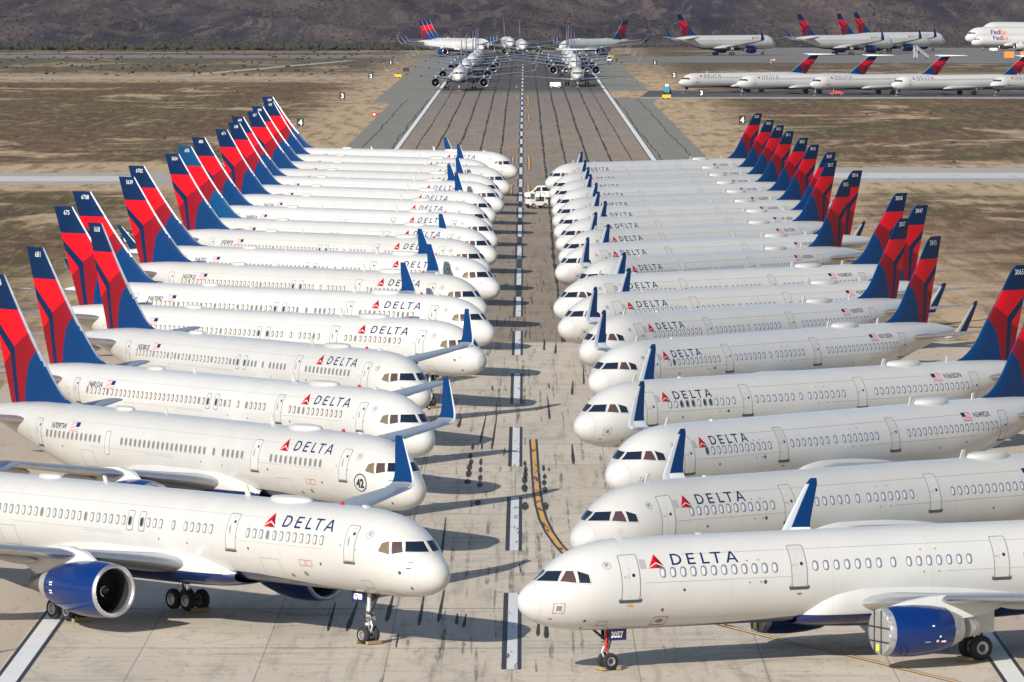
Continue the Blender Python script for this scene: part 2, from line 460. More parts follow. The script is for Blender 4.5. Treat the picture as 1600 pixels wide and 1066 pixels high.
def engine(spec, side, parent):
    e = spec['eng']; y = side*e['y']; c = (-e['x'], y, e['z'])
    mb = MB()
    rl = e['r']
    prof = []
    for (a, r, m) in e['prof']: prof.append((-a, r, m))
    mb.lathe(c, 'x', prof, 40)
    if not e.get('cover'):
        # small white data marks on the cowl
        for da in (3.05, 3.2):
            for t in (R(12), R(-4)):
                pass
    eng = mb.build('engine', parent, True, 40)
    lp = MB()
    if e.get('cover'):
        # foil wrap with a grey disc cover and black straps
        lp.lathe(c, 'x', [(0.04, 0.0, 'cover_grey'), (0.04, rl*0.55, 'cover_grey'), (0.03, rl*0.9, 'foil'), (-0.02, rl*1.0, 'foil'), (-0.25, rl*1.055, 'foil'), (-0.62, rl*1.10, 'foil'), (-0.64, rl*1.085, 'foil')], 40)
        cov = lp.build('intake_cover', eng, True, 40)
        s = MB()
        for dy in (-0.36, 0.26):
            hh = math.sqrt(rl**2-dy**2)*1.02
            s.box(c[0]+0.045, c[0]+0.07, y+dy-0.03, y+dy+0.03, c[2]-hh*0.97, c[2]+hh*0.97, 'strap_black')
        for dz in (-0.42, 0.22):
            hh = math.sqrt(rl**2-dz**2)*1.02
            s.box(c[0]+0.05, c[0]+0.075, y-hh*0.97, y+hh*0.97, c[2]+dz-0.025, c[2]+dz+0.025, 'strap_black')
        s.box(c[0]+0.05, c[0]+0.08, y-0.12, y+0.08, c[2]-0.85, c[2]-0.55, 'tag_yellow')
        s.build('strap', eng, False)
        w = MB()
        a0 = e['len']
        w.lathe(c, 'x', [(-a0+0.45, rl*0.97, 'foil'), (-a0, rl*0.86, 'foil'), (-a0-0.62, rl*0.60, 'foil'), (-a0-0.60, rl*0.5, 'foil')], 28)
        w.build('exhaust_wrap', eng, True, 40)
        d = MB()
        d.lathe(c, 'x', [(-a0-0.55, rl*0.52, 'nozzle_metal'), (-a0-1.0, rl*0.44, 'foil'), (-a0-1.5, rl*0.34, 'foil'), (-a0-1.52, 0.0, 'foil')], 24)
        d.build('exhaust_cone', eng, True, 40)
        if side > 0:
            r2 = rl*1.12
            mk = MB()
            for (a, t, ww, hh, mm) in ((1.75, -24, .3, .05, 'seam_faint'), (2.35, -24, .10, .11, 'letter_white'), (2.62, -25, .22, .09, 'letter_white'), (2.1, 12, .12, .06, 'letter_white'), (2.48, -13, .08, .09, 'letter_white'), (2.48, -25, .12, .10, 'cover_red')):
                rr = r2+0.012; t0 = R(t); t1 = t0+hh/r2
                mk.add([(c[0]-a, y+rr*math.cos(t0), c[2]+rr*math.sin(t0)), (c[0]-a-ww, y+rr*math.cos(t0), c[2]+rr*math.sin(t0)), (c[0]-a-ww, y+rr*math.cos(t1), c[2]+rr*math.sin(t1)), (c[0]-a, y+rr*math.cos(t1), c[2]+rr*math.sin(t1))], [(0, 1, 2, 3)], mm)
            mk.build('cowl_stencil', eng, False)
    else:
        lp.lathe(c, 'x', [(-0.16, rl*1.018, 'polished_metal'), (-0.06, rl*1.0, 'polished_metal'), (0.0, rl*0.945, 'polished_metal'), (-0.03, rl*0.885, 'polished_metal'), (-0.14, rl*0.85, 'polished_metal'), (-0.30, rl*0.83, 'intake_dark'), (-0.9, rl*0.84, 'intake_dark'), (-1.15, rl*0.845, 'intake_dark')], 40)
        lp.build('intake_lip', eng, True, 60)
        f = MB(); rr = rl*0.84
        nb = 32
        for k in range(nb):
            t = 2*math.pi*k/nb; t1 = t+2*math.pi/nb*0.95
            p = lambda tt, r, dx: (c[0]-1.0+dx, y+r*math.cos(tt), c[2]+r*math.sin(tt))
            f.add([p(t, rr*.25, 0), p(t1, rr*.25, -0.18), p(t1+.1, rr, -0.12), p(t+.1, rr, 0)], [(0, 1, 2, 3)], 'fan_dark')
        f.lathe(c, 'x', [(-1.3, 0.0, 'intake_dark'), (-1.3, rr, 'intake_dark')], 24)
        f.build('fan', eng, True, 30)
        sp = MB()
        sp.lathe(c, 'x', [(-1.05, rr*.30, 'fan_dark'), (-0.9, rr*.26, 'fan_dark'), (-0.72, rr*.15, 'fan_dark'), (-0.66, 0.0, 'fan_dark')], 20)
        for k in range(14):                                               # white spiral
            t0, t1 = k*0.33, (k+1)*0.33; q0, q1 = rr*(.06+.015*k), rr*(.06+.015*(k+1))
            xx = lambda q: c[0]-0.645-0.9*(q/rr)*0.95
            g = lambda t, q, d: (xx(q)+0.01, y+(q+d)*math.cos(t), c[2]+(q+d)*math.sin(t))
            sp.add([g(t0, q0, 0), g(t1, q1, 0), g(t1, q1, .045), g(t0, q0, .045)], [(0, 1, 2, 3)], 'letter_white')
        sp.build('spinner', eng, True, 40)
        nz = MB(); a0 = e['len']
        nz.lathe(c, 'x', [(-a0+0.05, rl*.66, 'silver_sleeve'), (-a0-0.55, rl*.56, 'silver_sleeve'), (-a0-0.56, rl*.50, 'nozzle_metal'), (-a0-1.3, rl*.37, 'nozzle_metal'), (-a0-1.75, rl*.31, 'nozzle_metal'), (-a0-1.6, rl*.25, 'intake_dark'), (-a0-1.0, rl*.2, 'intake_dark')], 28)
        nz.build('exhaust_nozzle', eng, True, 40)
        mk = MB(); r2 = rl*1.0
        for da in (3.45, 3.62):
            for t in (R(14), R(-6)):
                tt = t if side > 0 else math.pi-t
                rr2 = interp([(a, r) for a, r, m in e['prof']], da)+0.012
                for dt in (0, 0.10):
                    u0, u1 = tt+dt, tt+dt+0.05
                    mk.add([(c[0]-da, y+rr2*math.cos(u0), c[2]+rr2*math.sin(u0)), (c[0]-da-.1, y+rr2*math.cos(u0), c[2]+rr2*math.sin(u0)), (c[0]-da-.1, y+rr2*math.cos(u1), c[2]+rr2*math.sin(u1)), (c[0]-da, y+rr2*math.cos(u1), c[2]+rr2*math.sin(u1))], [(0, 1, 2, 3)], 'letter_white')
        mk.build('cowl_stencil', eng, False)
    # pylon
    V = []; F = []
    for (x, zb, zt, w) in e['pylon']:
        V += [(-x, y-w, zb), (-x, y+w, zb), (-x, y+w*.8, zt), (-x, y-w*.8, zt)]
    for j in range(len(e['pylon'])-1):
        for k in range(4): F.append((4*j+k, 4*j+(k+1) % 4, 4*j+4+(k+1) % 4, 4*j+4+k))
    F += [(3, 2, 1, 0), tuple(4*(len(e['pylon'])-1)+k for k in range(4))]
    to_obj('pylon', V, F, ['pylon_grey'], None, eng, True, 40)
    return eng

def wheel_mb(mb, c, r, w):
    y0 = -w/2
    mb.lathe(c, 'y', [(y0+.06, 0, 'rim_grey'), (y0+.05, r*.30, 'gear_dark'), (y0+.02, r*.36, 'rim_grey'), (y0+.01, r*.52, 'rim_grey'), (y0, r*.56, 'tyre_black'), (y0, r*.72, 'tyre_black'), (y0+w*.10, r*.9, 'tyre_black'), (y0+w*.26, r*.985, 'tyre_black'), (0, r, 'tyre_black'),
                      (-y0-w*.26, r*.985, 'tyre_black'), (-y0-w*.10, r*.9, 'tyre_black'), (-y0, r*.72, 'tyre_black'), (-y0, r*.56, 'tyre_black'), (-y0-.01, r*.52, 'rim_grey'), (-y0-.02, r*.36, 'rim_grey'), (-y0-.05, r*.30, 'gear_dark'), (-y0-.06, 0, 'rim_grey')], 26)

def gears(spec, parent, num=None):
    g = spec['gear']
    x = -g['nx']; r = g['nr']
    mb = MB()
    zt = g['ntop']
    mb.tube((x, 0, r), (x+0.02, 0, r+.75), .075, 'chrome'); mb.tube((x+0.02, 0, r+.65), (x+.05, 0, zt), .12, 'gear_white')
    mb.tube((x, -.36, r), (x, .36, r), .07, 'gear_dark')
    mb.tube((x+.12, 0, r+.05), (x+.30, 0, r+.42), .04, 'gear_white'); mb.tube((x+.30, 0, r+.42), (x+.12, 0, r+.8), .04, 'gear_white')
    mb.tube((x+.06, 0, r+.9), (x+.9, 0, zt), .06, 'gear_dark')
    for s in (-1, 1):
        mb.tube((x+.14, s*.17, r+.78), (x+.24, s*.17, r+.78), .095, 'chrome', .11); mb.tube((x+.1, s*.17, r+1.05), (x+.18, s*.17, r+1.05), .07, 'chrome', .08)
        mb.tube((x, s*.1, r+.5), (x-.02, s*.28, r+.95), .03, 'gear_dark')
        mb.tube((x+.04, s*.09, r+.15), (x+.06, s*.14, zt-.1), .016, 'gear_dark', n=6)
    mb.box(x-.06, x+.16, -.14, .14, r+.45, r+.58, 'gear_white')
    if g.get('red'):
        mb.tube((x+.16, .2, zt-.15), (x+.22, .22, r+.45), .055, 'cover_red', .08)
    ng = mb.build('nose_gear', parent, True, 40)
    for s in (-1, 1):
        w = MB(); wheel_mb(w, (x, s*g['nw'], r), r, g['nt']); w.build('wheel', ng, True, 35)
    d = MB()
    for s in (-1, 1):
        d.box(x-.75, x+.15, s*.36-.02, s*.36+.02, zt-.62, zt, 'belly_blue')
    d.build('gear_door', ng, False)
    for s in (-1, 1):
        q = MB(); y = s*g['my']; mx = -g['mx']; rr = g['mr']
        q.tube((mx, y, rr), (mx, y, rr+.9), .10, 'chrome'); q.tube((mx, y, rr+.75), (mx, y-s*.1, g['mtop']), .17, 'gear_dark')
        q.tube((mx, y, rr+1.0), (mx, y-s*1.6, g['mtop']), .08, 'gear_dark')
        q.tube((mx-.15, y, rr+.2), (mx-.4, y, rr+.7), .05, 'gear_dark'); q.tube((mx-.4, y, rr+.7), (mx-.15, y, rr+1.2), .05, 'gear_dark')
        q.box(mx-.8, mx+.8, y+s*.28, y+s*.33, g['mtop']-1.15, g['mtop']+.1, 'gear_white')
        xs = (0,)
        if g['bogie']:
            q.tube((mx-.62, y, rr), (mx+.62, y, rr), .12, 'gear_dark'); xs = (-.57, .57)
        for dx in xs: q.tube((mx+dx, y-.5, rr), (mx+dx, y+.5, rr), .08, 'gear_dark')
        mg = q.build('main_gear', parent, True, 40)
        for dx in xs:
            for t in (-1, 1):
                w = MB(); wheel_mb(w, (mx+dx, y+t*g['mw'], rr), rr, g['mt']); w.build('wheel', mg, True, 35)
        k = MB()
        k.box(mx+xs[-1]+rr*.75, mx+xs[-1]+rr*.75+.22, y-.55, y+.55, 0.0, .16, 'wood_chock')
        k.build('wheel_chock', mg, False)
    k = MB(); k.box(x+r*.8, x+r*.8+.16, -.42, .42, 0.0, .13, 'wood_chock'); k.box(x-r*.8-.16, x-r*.8, -.42, .42, 0.0, .13, 'wood_chock'); k.build('wheel_chock', ng, False)
    return ng

def wings(spec, side, parent):
    w = spec['wing']
    secs = []
    for (y, xle, c, z, t, dr) in w['secs']:
        secs.append((Vector((-xle, side*y, z)), Vector((0, 0, 1)), c, t, dr))
    wg = foil_loft('wing', secs, parent, wing_mat, ['polished_metal', 'wing_grey', 'wing_under'])
    if w.get('let'):
        ls = []
        pts = w['let']
        for i, (y, z, xle, c, t) in enumerate(pts):
            a = pts[max(0, i-1)]; b = pts[min(len(pts)-1, i+1)]
            dy, dz = b[0]-a[0], b[1]-a[1]; L = math.hypot(dy, dz)
            ls.append((Vector((-xle, side*y, z)), Vector((0, -side*dz/L, dy/L)), c, t, 0.0))
        nblue = w['blue_from']
        pale = 1
        def wm(j, k, m, n):
            if abs(k+0.5-n) < w.get('le_n', 2.6) and j < len(pts)-2: return 0
            if j >= nblue: return 2
            return 1
        foil_loft('winglet', ls, wg, wm, ['steel_pale', w['let_base'], 'fin_blue'], sym=True)
    # flap track fairings under the trailing edge
    for (y, x0, x1, z) in w.get('tracks', []):
        mb = MB(); L = x1-x0
        prof = [(0, 0.0, 'wing_under')]+[(-L*i/10, .24*math.sin(math.pi*(i/10)**.8)+.005, 'wing_under') for i in range(1, 10)]+[(-L, 0.0, 'wing_under')]
        mb.lathe((-x0, side*y, z), 'x', prof, 12)
        mb.build('flap_fairing', wg, True, 60)
    if w.get('tags') and side < 0:
        for (y, x, z) in w['tags']:
            mb = MB(); mb.box(-x-.12, -x+.12, side*y-.02, side*y+.02, z-.55, z, 'tag_orange'); mb.build('warning_tag', wg, False)
    return wg

def stabil(spec, side, parent):
    secs = [(Vector((-x, side*y, z)), Vector((0, 0, 1)), c, t, 0.0) for (y, x, c, z, t) in spec['stab']]
    return foil_loft('tailplane', secs, parent, wing_mat, spec.get('stab_mats', ['polished_metal', 'wing_grey', 'wing_under']), sym=True)

def fairing(spec, parent):
    tab = spec['fair']; n = 40; zb = spec['fair_blue']; NS = 44     # (station, half width, top, bottom)
    g = [[(r[0], r[i]) for r in tab] for i in (1, 2, 3)]
    bm = bmesh.new(); vs = []
    for j in range(NS+1):
        x = tab[0][0]+(tab[-1][0]-tab[0][0])*j/NS
        w, t, b = (interp(k, x) for k in g); h = (t-b)/2; c = (t+b)/2; e = .80
        vs.append([bm.verts.new((-x, w*math.copysign(abs(math.cos(a))**e, math.cos(a)), c+h*math.copysign(abs(math.sin(a))**e, math.sin(a)))) for a in [2*math.pi*(k+.5)/n for k in range(n)]])
    for j in range(NS):
        for k in range(n): bm.faces.new((vs[j][k], vs[j][(k+1) % n], vs[j+1][(k+1) % n], vs[j+1][k]))
    bmesh.ops.bisect_plane(bm, geom=bm.verts[:]+bm.edges[:]+bm.faces[:], plane_co=(0, 0, zb), plane_no=(0, 0, 1), dist=1e-5)
    bm.verts.index_update()
    V = [v.co.copy() for v in bm.verts]; F = [tuple(v.index for v in f.verts) for f in bm.faces]; I = [1 if f.calc_center_median().z < zb else 0 for f in bm.faces]
    bm.free()
    return to_obj('wing_root_fairing', V, F, ['white_paint', 'belly_blue'], I, parent, True, 50)

def roof_kit(spec, body, fus):
    for (kind, x0, x1, w, h) in spec['roof']:
        z = interp(body.top, (x0+x1)/2)
        mb = MB()
        if kind == 'dome':
            n = 24; cx, a = -(x0+x1)/2, (x1-x0)/2
            V = []; rings = [(1, -.08), (1, .12), (.96, .45), (.86, .75), (.6, .95), (.3, 1.0)]
            for (k, hh) in rings:
                for i in range(n):
                    t = 2*math.pi*i/n; yy = w*k*math.sin(t)
                    dz = -(1-math.sqrt(max(0, 1-(yy/body.sec((x0+x1)/2)[0])**2)))*(body.sec((x0+x1)/2)[2]-body.sec((x0+x1)/2)[1])
                    V.append((cx+a*k*math.cos(t), yy, z+h*hh+dz*(1-max(0, hh))*.9))
            F = [(j*n+i, j*n+(i+1) % n, (j+1)*n+(i+1) % n, (j+1)*n+i) for j in range(len(rings)-1) for i in range(n)]
            F.append(tuple((len(rings)-1)*n+i for i in range(n)))
            to_obj('antenna_dome', V, F, ['radome_white'], None, fus, True, 50)
        elif kind == 'blade':
            mb.prism([(-x0, z-.05), (-x1, z-.05), (-x1-.12, z+h), (-x1+.1, z+h)], -w, w, 'radome_white', 'y'); mb.build('blade_antenna', fus, False)
        elif kind == 'beacon':
            mb.lathe((0, 0, 0), 'x', [(0, 0, 'cover_red')], 3)
            mb = MB(); mb.tube((-x0, 0, z-.03), (-x0, 0, z+.14), .12, 'cover_red', .07, 12); mb.build('beacon_light', fus, True, 40)

def cockpit(spec, body, fus):
    for (mode, quad, m) in spec['panes']:
        for side in ((1,) if mode == 'c' else (1, -1)):
            V = []; F = []; nn = 9 if mode == 'c' else 7
            for i in range(nn):
                for j in range(nn):
                    u, v = i/(nn-1), j/(nn-1)
                    a = [(1-u)*(1-v)*quad[0][k]+u*(1-v)*quad[1][k]+u*v*quad[2][k]+(1-u)*v*quad[3][k] for k in (0, 1)]
                    V.append(body.front(abs(a[0]), a[1], 1 if a[0] > 0 else -1, .012) if mode == 'c' else body.front(a[0], a[1], side, .012) if mode == 'f' else body.at_z(a[0], a[1], side, .012))
            for i in range(nn-1):
                for j in range(nn-1): F.append((i*nn+j, i*nn+j+1, (i+1)*nn+j+1, (i+1)*nn+j))
            # pale frame round the pane
            border = [(i, 0) for i in range(nn)]+[(nn-1, j) for j in range(1, nn)]+[(i, nn-1) for i in range(nn-2, -1, -1)]+[(0, j) for j in range(nn-2, 0, -1)]
            c = sum((V[i*nn+j] for i, j in border), Vector())/len(border)
            b0 = len(V); I = [0]*len(F)
            for i, j in border:
                p = V[i*nn+j]; d = (p-c).normalized(); V.append(p+d*.05-(p-c)*0+Vector((0, 0, 0)))
            k = len(border)
            for q in range(k):
                i, j = border[q]; i2, j2 = border[(q+1) % k]
                F.append((i*nn+j, i2*nn+j2, b0+(q+1) % k, b0+q)); I.append(1)
            to_obj('cockpit_window', V, F, [m, spec['pane_frame']], I, fus, True)

_wm = {}
def window_mesh(kind):
    """one cabin window: rounded frame with the pane set in it, facing local +y"""
    if kind in _wm: return _wm[kind]
    w, h, frame, pane, ins, exp = WINKIND[kind]
    n = 20; V = []; F = []; I = []
    def ring(a, b, y, dx=0, dz=0):
        for k in range(n):
            t = 2*math.pi*(k+.5)/n; cs, sn = math.cos(t), math.sin(t)
            V.append((dx+a*math.copysign(abs(cs)**exp, cs), y, dz+b*math.copysign(abs(sn)**exp, sn)))
    ring(w/2, h/2, .004); ring(w/2-ins, h/2-ins, .008, ins*.35, -ins*.25)  # pane off-centre: frame wider at one side and top, as painted recess shade
    for k in range(n): F.append((k, (k+1) % n, n+(k+1) % n, n+k)); I.append(0)
    F.append(tuple(n+k for k in range(n))); I.append(1)
    me = bpy.data.meshes.new('cabin_window'); me.from_pydata(V, [], F)
    me.materials.append(M[frame]); me.materials.append(M[pane])
    for p, i in zip(me.polygons, I): p.material_index = i
    _wm[kind] = me
    return me
WINKIND = {
 'b_cream': (.29, .47, 'window_frame', 'shade_cream', .055, .6), 'b_teal': (.29, .47, 'window_frame', 'shade_teal', .055, .6),
 'b_grey': (.27, .47, 'seam_faint', 'pane_grey', .03, .6), 'b_dark': (.29, .47, 'window_frame', 'pane_dark', .045, .6),
 'b_soft': (.27, .46, 'pane_grey', 'shade_cream', .07, .6),
 'a_pale': (.31, .47, 'window_frame', 'shade_pale', .06, .78), 'a_dark': (.31, .47, 'window_frame', 'pane_dark', .06, .78),
 'm_dot': (.30, .42, 'pane_grey', 'pane_grey', .05, .7)}

def add_window(body, fus, x, z, side, kind):
    o = bpy.data.objects.new('cabin_window', window_mesh(kind)); COL.objects.link(o); o.parent = fus
    ph = body.phi(x, z); p = body.pt(x, ph, side, .003); nrm = body.normal(x, ph, side)
    ax = (body.pt(x-.1, ph, side)-body.pt(x+.1, ph, side)).normalized()
    zz = ax.cross(nrm).normalized()
    if zz.z < 0: ax, zz = -ax, -zz
    mt = Matrix((ax, nrm, zz)).transposed().to_4x4(); mt.translation = p
    o.matrix_local = mt
    return o

def door_polys(w, h, kind):
    """pieces of a door in (s, t), t from its sill"""
    r = .13; P = []
    def rr(x0, x1, y0, y1, r, n=5):
        pts = []
        for (cx, cy, a0) in ((x1-r, y0+r, -90), (x1-r, y1-r, 0), (x0+r, y1-r, 90), (x0+r, y0+r, 180)):
            for i in range(n+1): a = R(a0+90*i/n); pts.append((cx+r*math.cos(a), cy+r*math.sin(a)))
        return pts
    o = rr(-w/2, w/2, 0, h, r); i_ = rr(-w/2+.045, w/2-.045, .045, h-.045, r-.03)
    n = len(o)
    for k in range(n): P.append(([o[k], o[(k+1) % n], i_[(k+1) % n], i_[k]], 1))
    P.append((i_, 0))
    return P
def add_door(body, fus, x, z_sill, h, w, side, kind, parent_label=None):
    """panel + outline; then sill, porthole and handle just proud of it; one mesh"""
    V = []; F = []; I = []
    mats = ['white_paint', 'seam_grey', 'sill_dark', 'pane_dark', 'seam_faint', 'tag_orange']
    def lay(polys, off):
        fm = lambda s, t: body.arc(x+s, z_sill, t, side, off)
        for pts, mi in polys:
            bm = bmesh.new(); vs = [bm.verts.new((p[0], p[1], 0)) for p in pts]
            bm.faces.new(vs); cut_and_map(bm, fm, mi, .15, V, F, I); bm.free()
    rect = lambda a, b, c, d: [(a, c), (b, c), (b, d), (a, d)]
    circ = lambda cx, cy, r: [(cx+r*math.cos(R(36*i)), cy+r*math.sin(R(36*i))) for i in range(10)]
    lay([(p, {0: 0, 1: 1}[m]) for p, m in door_polys(w, h, kind)], .006)
    fwd = -1                                                   # smaller station = forward
    if kind == 'b':
        lay([(rect(-w/2, w/2, -.11, -.01), 2), (rect(-w/2-.03, -w/2+.02, -.11, .03), 2), (rect(w/2-.02, w/2+.03, -.11, .03), 2)], .012)
        lay([(circ(-.16, h*.745, .085), 3), ([(.02, h*.42), (.13, h*.40), (.17, h*.62), (.10, h*.70), (.04, h*.62)], 4), ([(.04, h*.44), (.10, h*.43), (.14, h*.60), (.10, h*.66)], 1), (rect(-w/2-.12, -w/2-.02, h*.33, h*.35), 1), (rect(-.2, .1, h*.88, h*.9), 4)], .012)
    elif kind == 'a':
        lay([(rect(-w/2-.06, w/2+.06, -.10, .03), 2), (rect(-w/2-.10, -w/2-.02, -.06, .08), 2), (rect(w/2+.02, w/2+.10, -.06, .08), 2)], .012)
        lay([(circ(.14, h*.52, .085), 3), (rect(-.12, -.10, h*.44, h*.54), 1), (rect(-.35, -.22, h*.47, h*.51), 4), (rect(-.1, .0, h*.66, h*.675), 5)], .012)
    elif kind == 'hatch':
        lay([(circ(0, h*.52, .001), 3)], .012)
    nm = {'b': 'passenger_door', 'a': 'passenger_door', 'hatch': 'overwing_exit', 'exit': 'emergency_exit'}[kind]
    return to_obj(nm, V, F, mats, I, fus, True, 40)

def titles(spec, body, fus, sides=(1, -1)):
    T = spec['title']
    for side in sides:
        # letters run towards the tail on port, towards the nose on starboard
        x0 = T['x0'] if side > 0 else T['x1']; d = 1 if side > 0 else -1
        fm = lambda s, t: body.arc(x0+d*s, T['z'], t, side, .008)
        decal('lettering', [(q, 0) for q in letters_DELTA(T['h'], T['x1']-T['x0'])], fm, fus, ['letter_blue'])
        ww = T['wid']; wx = (T['wx'] if side > 0 else T['wx2'])
        fw = lambda s, t: body.arc(wx+s, T['zw'], t, side, .008)
        H = T['wh']; k = ww/2
        L, Dk = (0, 1)
        decal('emblem', [([(0, H), (-k*.92, H*.10), (0, H*.42)], L if side > 0 else Dk), ([(0, H), (0, H*.42), (k*.92, H*.10)], Dk if side > 0 else L),
                         ([(-k, 0), (0, 0), (0, H*.30)], L if side > 0 else Dk), ([(0, 0), (k, 0), (0, H*.30)], Dk if side > 0 else L)], fw, fus, ['fin_red', 'fin_red_dark'])
        # round alliance badge ahead of or behind the first door
        if 'badge' in T:
            bx, bz, br = T['badge']
            fb = lambda s, t: body.arc(bx+s, bz, t, side, .008)
            ps = []
            for i in range(16):
                a0, a1 = R(22.5*i), R(22.5*i+15)
                ps.append(([(br*math.cos(a0), br*math.sin(a0)), (br*math.cos(a1), br*math.sin(a1)), (br*.86*math.cos(a1), br*.86*math.sin(a1)), (br*.86*math.cos(a0), br*.86*math.sin(a0))], 0))
            for a in (-.5, .1, .6): ps.append(([(-br*.5, br*a*.6-.03), (br*.45, br*a*.6+.02), (br*.5, br*a*.6+.05), (-br*.4, br*a*.6+.02)], 0))
            decal('round_badge', ps, fb, fus, ['seam_grey'], .2)

def marks(spec, body, fus):
    """hatch outlines, ports, stencils and probes on both flanks"""
    for side in (1, -1):
        ps = []
        def ol(x0, x1, z0, z1, m, w=.035):
            for a, b, c, d in ((x0, x1, z0, z0+w), (x0, x1, z1-w, z1), (x0, x0+w, z0+w, z1-w), (x1-w, x1, z0+w, z1-w)): ps.append(([(a, c), (b, c), (b, d), (a, d)], m))
        for kind, x, z, a, b, m in spec['marks']:
            if kind == 'o': ol(x-a/2, x+a/2, z-b/2, z+b/2, m)
            elif kind == 'd': ps.append(([(x+a*math.cos(R(45*i)), z+b*math.sin(R(45*i))) for i in range(8)], m))
            else: ps.append(([(x-a/2, z-b/2), (x+a/2, z-b/2), (x+a/2, z+b/2), (x-a/2, z+b/2)], m))
        decal('service_marks', ps, lambda s, t: body.at_z(s, t, side, .007), fus, ['seam_faint', 'sill_dark', 'stencil_red', 'tag_orange', 'seam_grey'], .3)

def flag_and_reg(body, fus, side, fx, rx, z, reg, fz=None, fw=.95, fh=.55):
    fz = z if fz is None else fz
    d = 1 if side > 0 else -1
    fm = lambda s, t: body.arc(fx+s, fz, t, side, .008)
    ps = [([(-fw/2, 0), (fw/2, 0), (fw/2, fh), (-fw/2, fh)], 1)]
    ob = decal('flag', ps, fm, fus, ['flag_red', 'letter_white', 'letter_blue'], .2)
    V = [v.co.copy() for v in ob.data.vertices]; F = [tuple(p.vertices) for p in ob.data.polygons]; I = [1]*len(F)
    def lay(polys, off):
        f2 = lambda s, t: body.arc(fx+s, fz, t, side, off)
        for pts, mi in polys:
            bm = bmesh.new(); bm.faces.new([bm.verts.new((p[0], p[1], 0)) for p in pts]); cut_and_map(bm, f2, mi, .2, V, F, I); bm.free()
    for i in range(7):
        t0 = fh*(2*i)/13; t1 = fh*(2*i+1)/13
        lay([([(-fw/2, t0), (fw/2, t0), (fw/2, t1), (-fw/2, t1)], 0)], .012)
    c0 = -fw/2 if True else 0
    lay([([(-fw/2, fh*6/13), (-fw/2+.4*fw, fh*6/13), (-fw/2+.4*fw, fh), (-fw/2, fh)], 2)], .016)
    me = bpy.data.meshes.new('flag'); me.from_pydata([tuple(v) for v in V], [], F)
    for m in ('flag_red', 'letter_white', 'letter_blue'): me.materials.append(M[m])
    for p, i in zip(me.polygons, I): p.material_index = i
    ob.data = me
    if reg:
        x0 = rx if side > 0 else rx
        fr = lambda s, t: body.arc(x0+d*s, z, t, side, .008)
        text_decal('registration', reg, .36, fr, fus, 'letter_grey', .2, width=.285*len(reg), bold=.006, shear=.12 if side < 0 else 0)

def fin_number(spec, fin, txt, side):
    z = spec['fin_top']-.62; le = interp(spec['fin_le'], z+.15); te = interp(spec['fin_te'], z)
    w = .22*len(txt); xm = spec.get('num_x', 0.42)
    xc = le+(te-le)*xm
    d = 1 if side > 0 else -1
    def fm(s, t):
        x = xc+d*s; c = te-le; u = (x-le)/c; u = max(.02, min(.98, u))
        y = 5*.085*(0.2969*math.sqrt(u)-0.126*u-0.3516*u*u+0.2843*u**3-0.1036*u**4)*c
        return Vector((-x, side*(y+.03), z+t))
    text_decal('fleet_number', txt, .36, fm, fin, 'letter_white', .3, width=w, center=True, bold=0.0)

# ------------------------------------------------------------------ the types
B757 = Body(
 [(0,3.5),(.06,3.78),(.2,4.0),(.45,4.22),(.8,4.43),(1.1,4.6),(1.6,5.05),(2.1,5.42),(2.7,5.74),(3.5,6.02),(4.5,6.22),(5.8,6.35),(7.2,6.38),(38.5,6.38),(41,6.27),(44,6.02),(46.5,5.74),(46.96,5.62)],
 [(0,3.5),(.06,3.22),(.2,3.02),(.45,2.84),(.9,2.66),(1.6,2.5),(2.6,2.4),(4,2.37),(32.5,2.37),(34.5,2.5),(37,2.95),(40,3.75),(43,4.55),(45.5,5.1),(46.7,5.33),(46.96,5.42)],
 [(0,.01),(.06,.3),(.2,.54),(.45,.8),(.9,1.08),(1.6,1.36),(2.4,1.58),(3.3,1.74),(4.4,1.84),(5.8,1.88),(33,1.88),(36,1.78),(39,1.5),(42,1.08),(45,.56),(46.6,.28),(46.96,.16)],
 [(0,3.5),(1,3.6),(3,4.0),(6,4.36),(8,4.37),(32,4.37),(36,4.6),(40,5.1),(44,5.4),(46.96,5.52)],
 [(0,-89.5),(4.2,-89),(6.3,-73),(9.3,-58),(13.8,-47),(30,-47),(35,-58),(42,-78),(46,-89)])
B321 = Body(
 [(0,3.2),(.06,3.46),(.2,3.66),(.45,3.88),(.9,4.14),(1.35,4.38),(1.8,4.73),(2.3,5.07),(2.9,5.36),(3.7,5.63),(4.7,5.83),(5.8,5.92),(7,5.93),(35.5,5.93),(38.5,5.87),(41.5,5.66),(43.8,5.36),(44.4,5.2)],
 [(0,3.2),(.06,2.95),(.2,2.74),(.45,2.53),(.9,2.3),(1.6,2.08),(2.6,1.9),(4,1.81),(5.5,1.79),(29.5,1.79),(32,2.02),(35,2.65),(38,3.4),(41,4.15),(43.4,4.7),(44.4,4.95)],
 [(0,.01),(.06,.32),(.2,.57),(.45,.84),(.9,1.14),(1.6,1.47),(2.4,1.7),(3.3,1.85),(4.3,1.94),(5.5,1.975),(30.5,1.975),(33.5,1.86),(36.5,1.55),(39.5,1.13),(42.5,.62),(44,.34),(44.4,.2)],
 [(0,3.2),(1,3.3),(3,3.65),(5.5,3.86),(30,3.86),(34,4.1),(38,4.65),(42,4.95),(44.4,5.08)],
 [(0,-89.5),(4.0,-89),(6,-78),(9.4,-72),(14.5,-56),(18,-48),(28,-48),(33,-60),(40,-80),(44,-89)])

